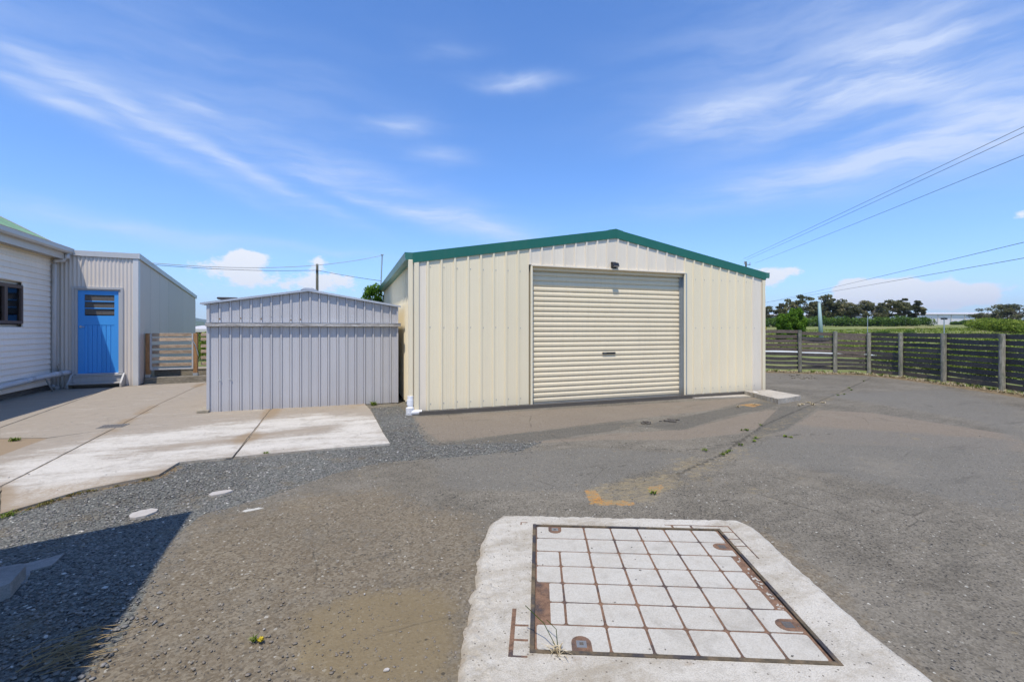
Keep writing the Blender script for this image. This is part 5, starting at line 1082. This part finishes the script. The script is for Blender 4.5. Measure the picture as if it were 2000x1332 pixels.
# round conifer
def conifer(u, vtop, d, wpx, mat, label, n_, leaf, seed, cone=False):
    random.seed(seed); p_ = away(u, vtop, d); gz_ = float(terrain_h(np.array([p_.x]), np.array([p_.y]))[0]); H_ = p_.z-gz_; W_ = wpx/FOC*d
    t = thing('conifer', label, 'tree', (p_.x, p_.y, gz_)); part('trunk', MB().tube([(p_.x, p_.y, gz_-.1), (p_.x, p_.y, gz_+H_*.7)], [.10, .03], 7), M['bark'], t)
    cl, ti = [], []
    for q in range(80 if not cone else 22):
        f_ = random.uniform(.06, .86); pr = (max(0, 1-f_**2.2)**.5 if not cone else (1-f_)**.8)*W_*.46; a = random.uniform(0, 2*math.pi); k_ = random.uniform(.45, .9)
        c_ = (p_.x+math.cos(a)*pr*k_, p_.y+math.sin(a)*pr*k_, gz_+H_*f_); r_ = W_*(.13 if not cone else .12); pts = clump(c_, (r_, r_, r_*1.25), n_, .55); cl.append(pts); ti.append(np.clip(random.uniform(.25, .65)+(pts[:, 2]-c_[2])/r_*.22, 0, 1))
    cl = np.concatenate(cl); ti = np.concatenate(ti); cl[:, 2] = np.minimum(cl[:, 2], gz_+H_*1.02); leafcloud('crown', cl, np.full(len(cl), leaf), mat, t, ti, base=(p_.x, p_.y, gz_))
conifer(1553, 598, 42, 46, M['conifer'], 'dense round green conifer just beyond the far fence run', 420, .055, 31)
conifer(1530, 609, 41, 34, M['conifer'], 'lower green conifer leaning against the left of the round one', 420, .055, 32)
conifer(1489, 612, 30, 22, M['gold'], 'golden yellow conifer at the right edge of the cream shed', 300, .04, 33, True)
# creeper behind the shed, shrub behind the gate
def blobplant(name, cs, mat, leaf, n_, base, label, cat):
    cl, ti = [], []
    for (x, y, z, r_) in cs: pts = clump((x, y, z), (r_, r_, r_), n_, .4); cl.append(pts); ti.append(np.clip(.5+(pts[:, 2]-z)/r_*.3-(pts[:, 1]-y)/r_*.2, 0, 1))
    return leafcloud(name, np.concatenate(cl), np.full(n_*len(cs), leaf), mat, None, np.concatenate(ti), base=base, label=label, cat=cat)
blobplant('creeper', [(.64+random.uniform(-.13, .30), 14.3+random.uniform(-.2, .3), 1.5+1.15*q/26, .15) for q in range(27)]+[(.78, 14.2, 2.62, .16), (.62, 14.2, 2.5, .15)], M['creeper'], .035, 130, (.7, 14.3, 0), 'leafy green creeper hanging at the rear corner of the cream shed', 'creeper')
pc = away(397, 660, 21); blobplant('garden_shrub', [(pc.x+random.gauss(0, .5), pc.y+random.gauss(0, .5), random.uniform(.2, 1.1), .32) for _ in range(26)], M['shrub'], .04, 130, (pc.x, pc.y, 0), 'leafy light green shrub behind the timber rail fence', 'shrub')

# ------------------------------------------------------------------ buildings and poles far off
def wall_from(name, label, u0, u1, vt, vb, d0, d1, roof_rise, mat, cols=(), depth=30):
    a = away(u0, vb, d0); b_ = away(u1, vb, d1); t = thing(name, label, 'building', tuple(a)); ztop0 = away(u0, vt, d0).z; ztop1 = away(u1, vt, d1).z; zb = min(a.z, b_.z)-3
    dr_ = Vector((b_.x-a.x, b_.y-a.y)).normalized(); n_ = Vector((-dr_.y, dr_.x)); n_ = n_ if n_.dot(Vector((a.x, a.y))) > 0 else -n_; A3 = Vector((a.x, a.y)); B3 = Vector((b_.x, b_.y)); C3 = B3+n_*depth; D3 = A3+n_*depth
    mb = MB(); 
    for p_, q_, z1, z2 in ((A3, B3, ztop0, ztop1), (B3, C3, ztop1, ztop1), (C3, D3, ztop1, ztop0), (D3, A3, ztop0, ztop0)): mb.quadface((p_.x, p_.y, zb), (q_.x, q_.y, zb), (q_.x, q_.y, z2), (p_.x, p_.y, z1))
    part('wall', mb, mat, t); r1_ = (A3+D3)/2; r2_ = (B3+C3)/2; e_ = -n_*.6
    rb = MB(); rb.quadface((A3.x+e_.x, A3.y+e_.y, ztop0), (B3.x+e_.x, B3.y+e_.y, ztop1), (r2_.x, r2_.y, ztop1+roof_rise), (r1_.x, r1_.y, ztop0+roof_rise)); rb.quadface((r1_.x, r1_.y, ztop0+roof_rise), (r2_.x, r2_.y, ztop1+roof_rise), (C3.x, C3.y, ztop1), (D3.x, D3.y, ztop0))
    rb.quadface((B3.x, B3.y, ztop1), (C3.x, C3.y, ztop1), (r2_.x, r2_.y, ztop1+roof_rise)); part('roof', rb, M['warehouse_roof'], t)
    gm_ = MB(); gm_.quadface((A3.x+e_.x, A3.y+e_.y, ztop0-.25), (B3.x+e_.x, B3.y+e_.y, ztop1-.25), (B3.x+e_.x, B3.y+e_.y, ztop1+.02), (A3.x+e_.x, A3.y+e_.y, ztop0+.02)); part('gutter', gm_, M['fascia'], t)
    for uc in cols:
        f_ = (uc-u0)/(u1-u0); f_ = f_*d0/(d1+(d0-d1)*f_); p_ = A3.lerp(B3, f_)-n_*.12; z_ = ztop0+(ztop1-ztop0)*f_; part('downpipe', MB().box(p_.x-.15, p_.x+.15, p_.y-.15, p_.y+.15, zb, z_-.2), M['fascia'], t)
wall_from('warehouse', 'long low grey warehouse with a pale roof beyond the field', 1700, 1914, 613.5, 633, 300, 250, 1.1, M['warehouse'], (1802, 1832, 1858, 1884), 40)
wall_from('farm_building', 'long white roofed building glimpsed behind the hedge and gum trees', 1480, 1690, 616, 630, 240, 330, 1.2, M['warehouse_roof'], (), 25)
wall_from('white_roof_shed', 'low building with white roof edge between the annex and the grey shed', 350, 440, 643, 662, 40, 40, .35, M['stump'], (), 6)
def polething(name, label, u, vtop, d, r_, mat, cat='pole', vb=None):
    p_ = away(u, vtop, d); gz_ = float(terrain_h(np.array([p_.x]), np.array([p_.y]))[0])-.2; t = thing(name, label, cat, (p_.x, p_.y, gz_)); return t, p_, gz_
t, p_, gz_ = polething('steel_pole', 'greenish steel pole standing in front of the gum trees', 1600, 591, 40, .12, None)
q_ = away(1604.5, 643, 40); part('pole', MB().tube([(q_.x, q_.y, gz_), (p_.x, p_.y, p_.z)], [.20, .11], 10), M['pole_green'], t, smooth=True)
t, p_, gz_ = polething('lamp_mast', 'thin grey mast carrying two small flood lamps beyond the fence', 1844, 624, 38, .04, None, 'lamp mast'); part('pole', MB().tube([(p_.x, p_.y, gz_), (p_.x, p_.y, p_.z)], .045, 8), M['galv'], t)
part('crossarm', MB().tube([away(1841, 623, 38), away(1847, 623, 38)], .02, 6), M['galv'], t)
for uu in (1840.5, 1847.5):
    c_ = away(uu, 622.6, 38); part('lamp', MB().box(c_.x-.09, c_.x+.09, c_.y-.07, c_.y+.07, c_.z-.07, c_.z+.07), M['black'], t)
c_ = away(1844.5, 619.5, 38); part('antenna', MB().tube([(p_.x, p_.y, p_.z), tuple(c_)], .012, 5).box(c_.x-.08, c_.x+.08, c_.y-.08, c_.y+.08, c_.z-.01, c_.z+.02), M['galv'], t)
t, p_, gz_ = polething('thin_mast', 'thin pale mast with a short side arm beyond the corner of the fence', 1694.5, 617, 44, .03, None, 'mast'); part('pole', MB().tube([(p_.x, p_.y, gz_), (p_.x, p_.y, p_.z)], .032, 7), M['galv'], t); part('arm', MB().tube([away(1694.5, 623, 44), away(1707, 623, 44)], .016, 5), M['galv'], t)
t, p_, gz_ = polething('timber_pole', 'weathered timber pole carrying two cables behind the grey shed', 619.5, 516, 24, .1, None); part('pole', MB().tube([(p_.x, p_.y, gz_), (p_.x, p_.y, p_.z)], [.085, .065], 10), M['powerpole'], t); part('cable_clamp', MB().box(p_.x-.06, p_.x+.06, p_.y-.09, p_.y+.02, p_.z-.42, p_.z-.32), M['black'], t)
t, p_, gz_ = polething('service_mast', 'slim steel mast rising behind the green gutter of the cream shed', 746.5, 499, 20, .03, None, 'mast'); q_ = away(744, 556, 20); part('pole', MB().tube([(q_.x, q_.y, gz_), tuple(q_), tuple(p_)], .028, 8), M['galv'], t); part('cap', MB().box(p_.x-.06, p_.x+.06, p_.y-.05, p_.y+.05, p_.z-.0, p_.z+.04), M['galv'], t)
# power pole behind the shed with crossarms; the cables run to the next pole off to the right
def powerpole(loc, top, label):
    t = thing('power_pole', label, 'power pole', loc, None, 'power poles'); x, y, z = loc; part('pole', MB().tube([(x, y, z), (x, y, top)], [.16, .11], 9), M['powerpole'], t)
    dr_ = Vector((.35, -.94, 0)); side = Vector((.94, .35, 0)); part('crossarm', MB().tube([Vector((x, y, top-.35))-side*.5, Vector((x, y, top-.35))+side*1.3], .05, 6), M['galv'], t)
    for k_ in (-.45, .1, 1.25):
        c_ = Vector((x, y, top-.3))+side*k_; part('insulator', MB().tube([c_, c_+Vector((0, 0, .30))], [.06, .045], 7), M['insul'], t)
    return t
pp = away(1457, 505, 60); powerpole((pp.x, pp.y, -.1), away(1457, 511, 60).z, 'power pole with crossarm and insulators rising behind the cream shed roof')
def sag_cable(a, b_, s_, r_, label, mat=None, mid=None):
    pts = []
    for q in range(41):
        t = q/40; p_ = a.lerp(b_, t); pts.append((p_.x, p_.y, p_.z-s_*4*t*(1-t)))
    solo('cable', MB().tube(pts, r_, 5, False), mat or M['wire'], label, 'cable', base=tuple(a), group='overhead cables')
def cab(u0, v0, d0, u1, v1, d1, s_, r_, label, mat=None): sag_cable(away(u0, v0, d0), away(u1, v1, d1), s_, r_, label, mat)
cab(1452, 506, 60, 2600, -38, 10, .06, .011, 'uppermost of the cables rising to the top right')
cab(1458, 508, 60, 2600, -18, 10, .06, .011, 'second cable close under the uppermost one')
cab(1475, 514, 60, 2600, 58, 10, .08, .011, 'third cable rising to the right, clear below the upper pair')
cab(1440, 602, 150, 2600, 330, 12, .25, .014, 'upper of the two low cables over the gum trees')
cab(1440, 598, 150, 2600, 398, 12, .25, .014, 'lower of the two low cables over the gum trees')
e1_ = away(137, 497, 10.55); sag_cable(e1_, away(746, 499, 20), .42, .010, 'cable sagging from the annex corner past the timber pole to the steel mast', M['wire_pale'])
cab(270, 515, 18, 619.5, 528, 24, .12, .010, 'lower cable from behind the annex to the timber pole')
cab(619.5, 528, 24, 746, 549, 20, .03, .010, 'short cable dropping from the timber pole to the steel mast')
# white low wall glimpsed through the far fence run
a_, b2_ = away(1488, 683, 19.5), away(1712, 690, 18.0)
mbw = MB(); dw = Vector((b2_.x-a_.x, b2_.y-a_.y, 0)).normalized(); nw = Vector((-dw.y, dw.x, 0))*.06
for p_, q_ in ((a_, b2_),): mbw.quadface((p_.x, p_.y, .36), (q_.x, q_.y, .30), (q_.x, q_.y, .42), (p_.x, p_.y, .52)); mbw.quadface((p_.x+nw.x, p_.y+nw.y, .36), (q_.x+nw.x, q_.y+nw.y, .30), (q_.x+nw.x, q_.y+nw.y, .42), (p_.x+nw.x, p_.y+nw.y, .52)); mbw.quadface((p_.x, p_.y, .52), (q_.x, q_.y, .42), (q_.x+nw.x, q_.y+nw.y, .42), (p_.x+nw.x, p_.y+nw.y, .52))
solo('white_trough', mbw, M['white'], 'low white trough edge glimpsed through the far run of the plank fence', 'trough', base=tuple(a_))

# ------------------------------------------------------------------ air between here and the far hills
m, nt, b = material('thin_air'); nt.n.remove(b)
pv = nt.add('ShaderNodeVolumePrincipled'); pv.inputs['Color'].default_value = (.72, .82, 1, 1); pv.inputs['Density'].default_value = 9e-5; pv.inputs['Anisotropy'].default_value = .2
nt.l.new(pv.outputs[0], nt.n['Material Output'].inputs['Volume']); M['air'] = m
hz_ = solo('haze', MB().box(-9700, 9700, -9700, 9700, -30, 420), M['air'], kind='stuff')
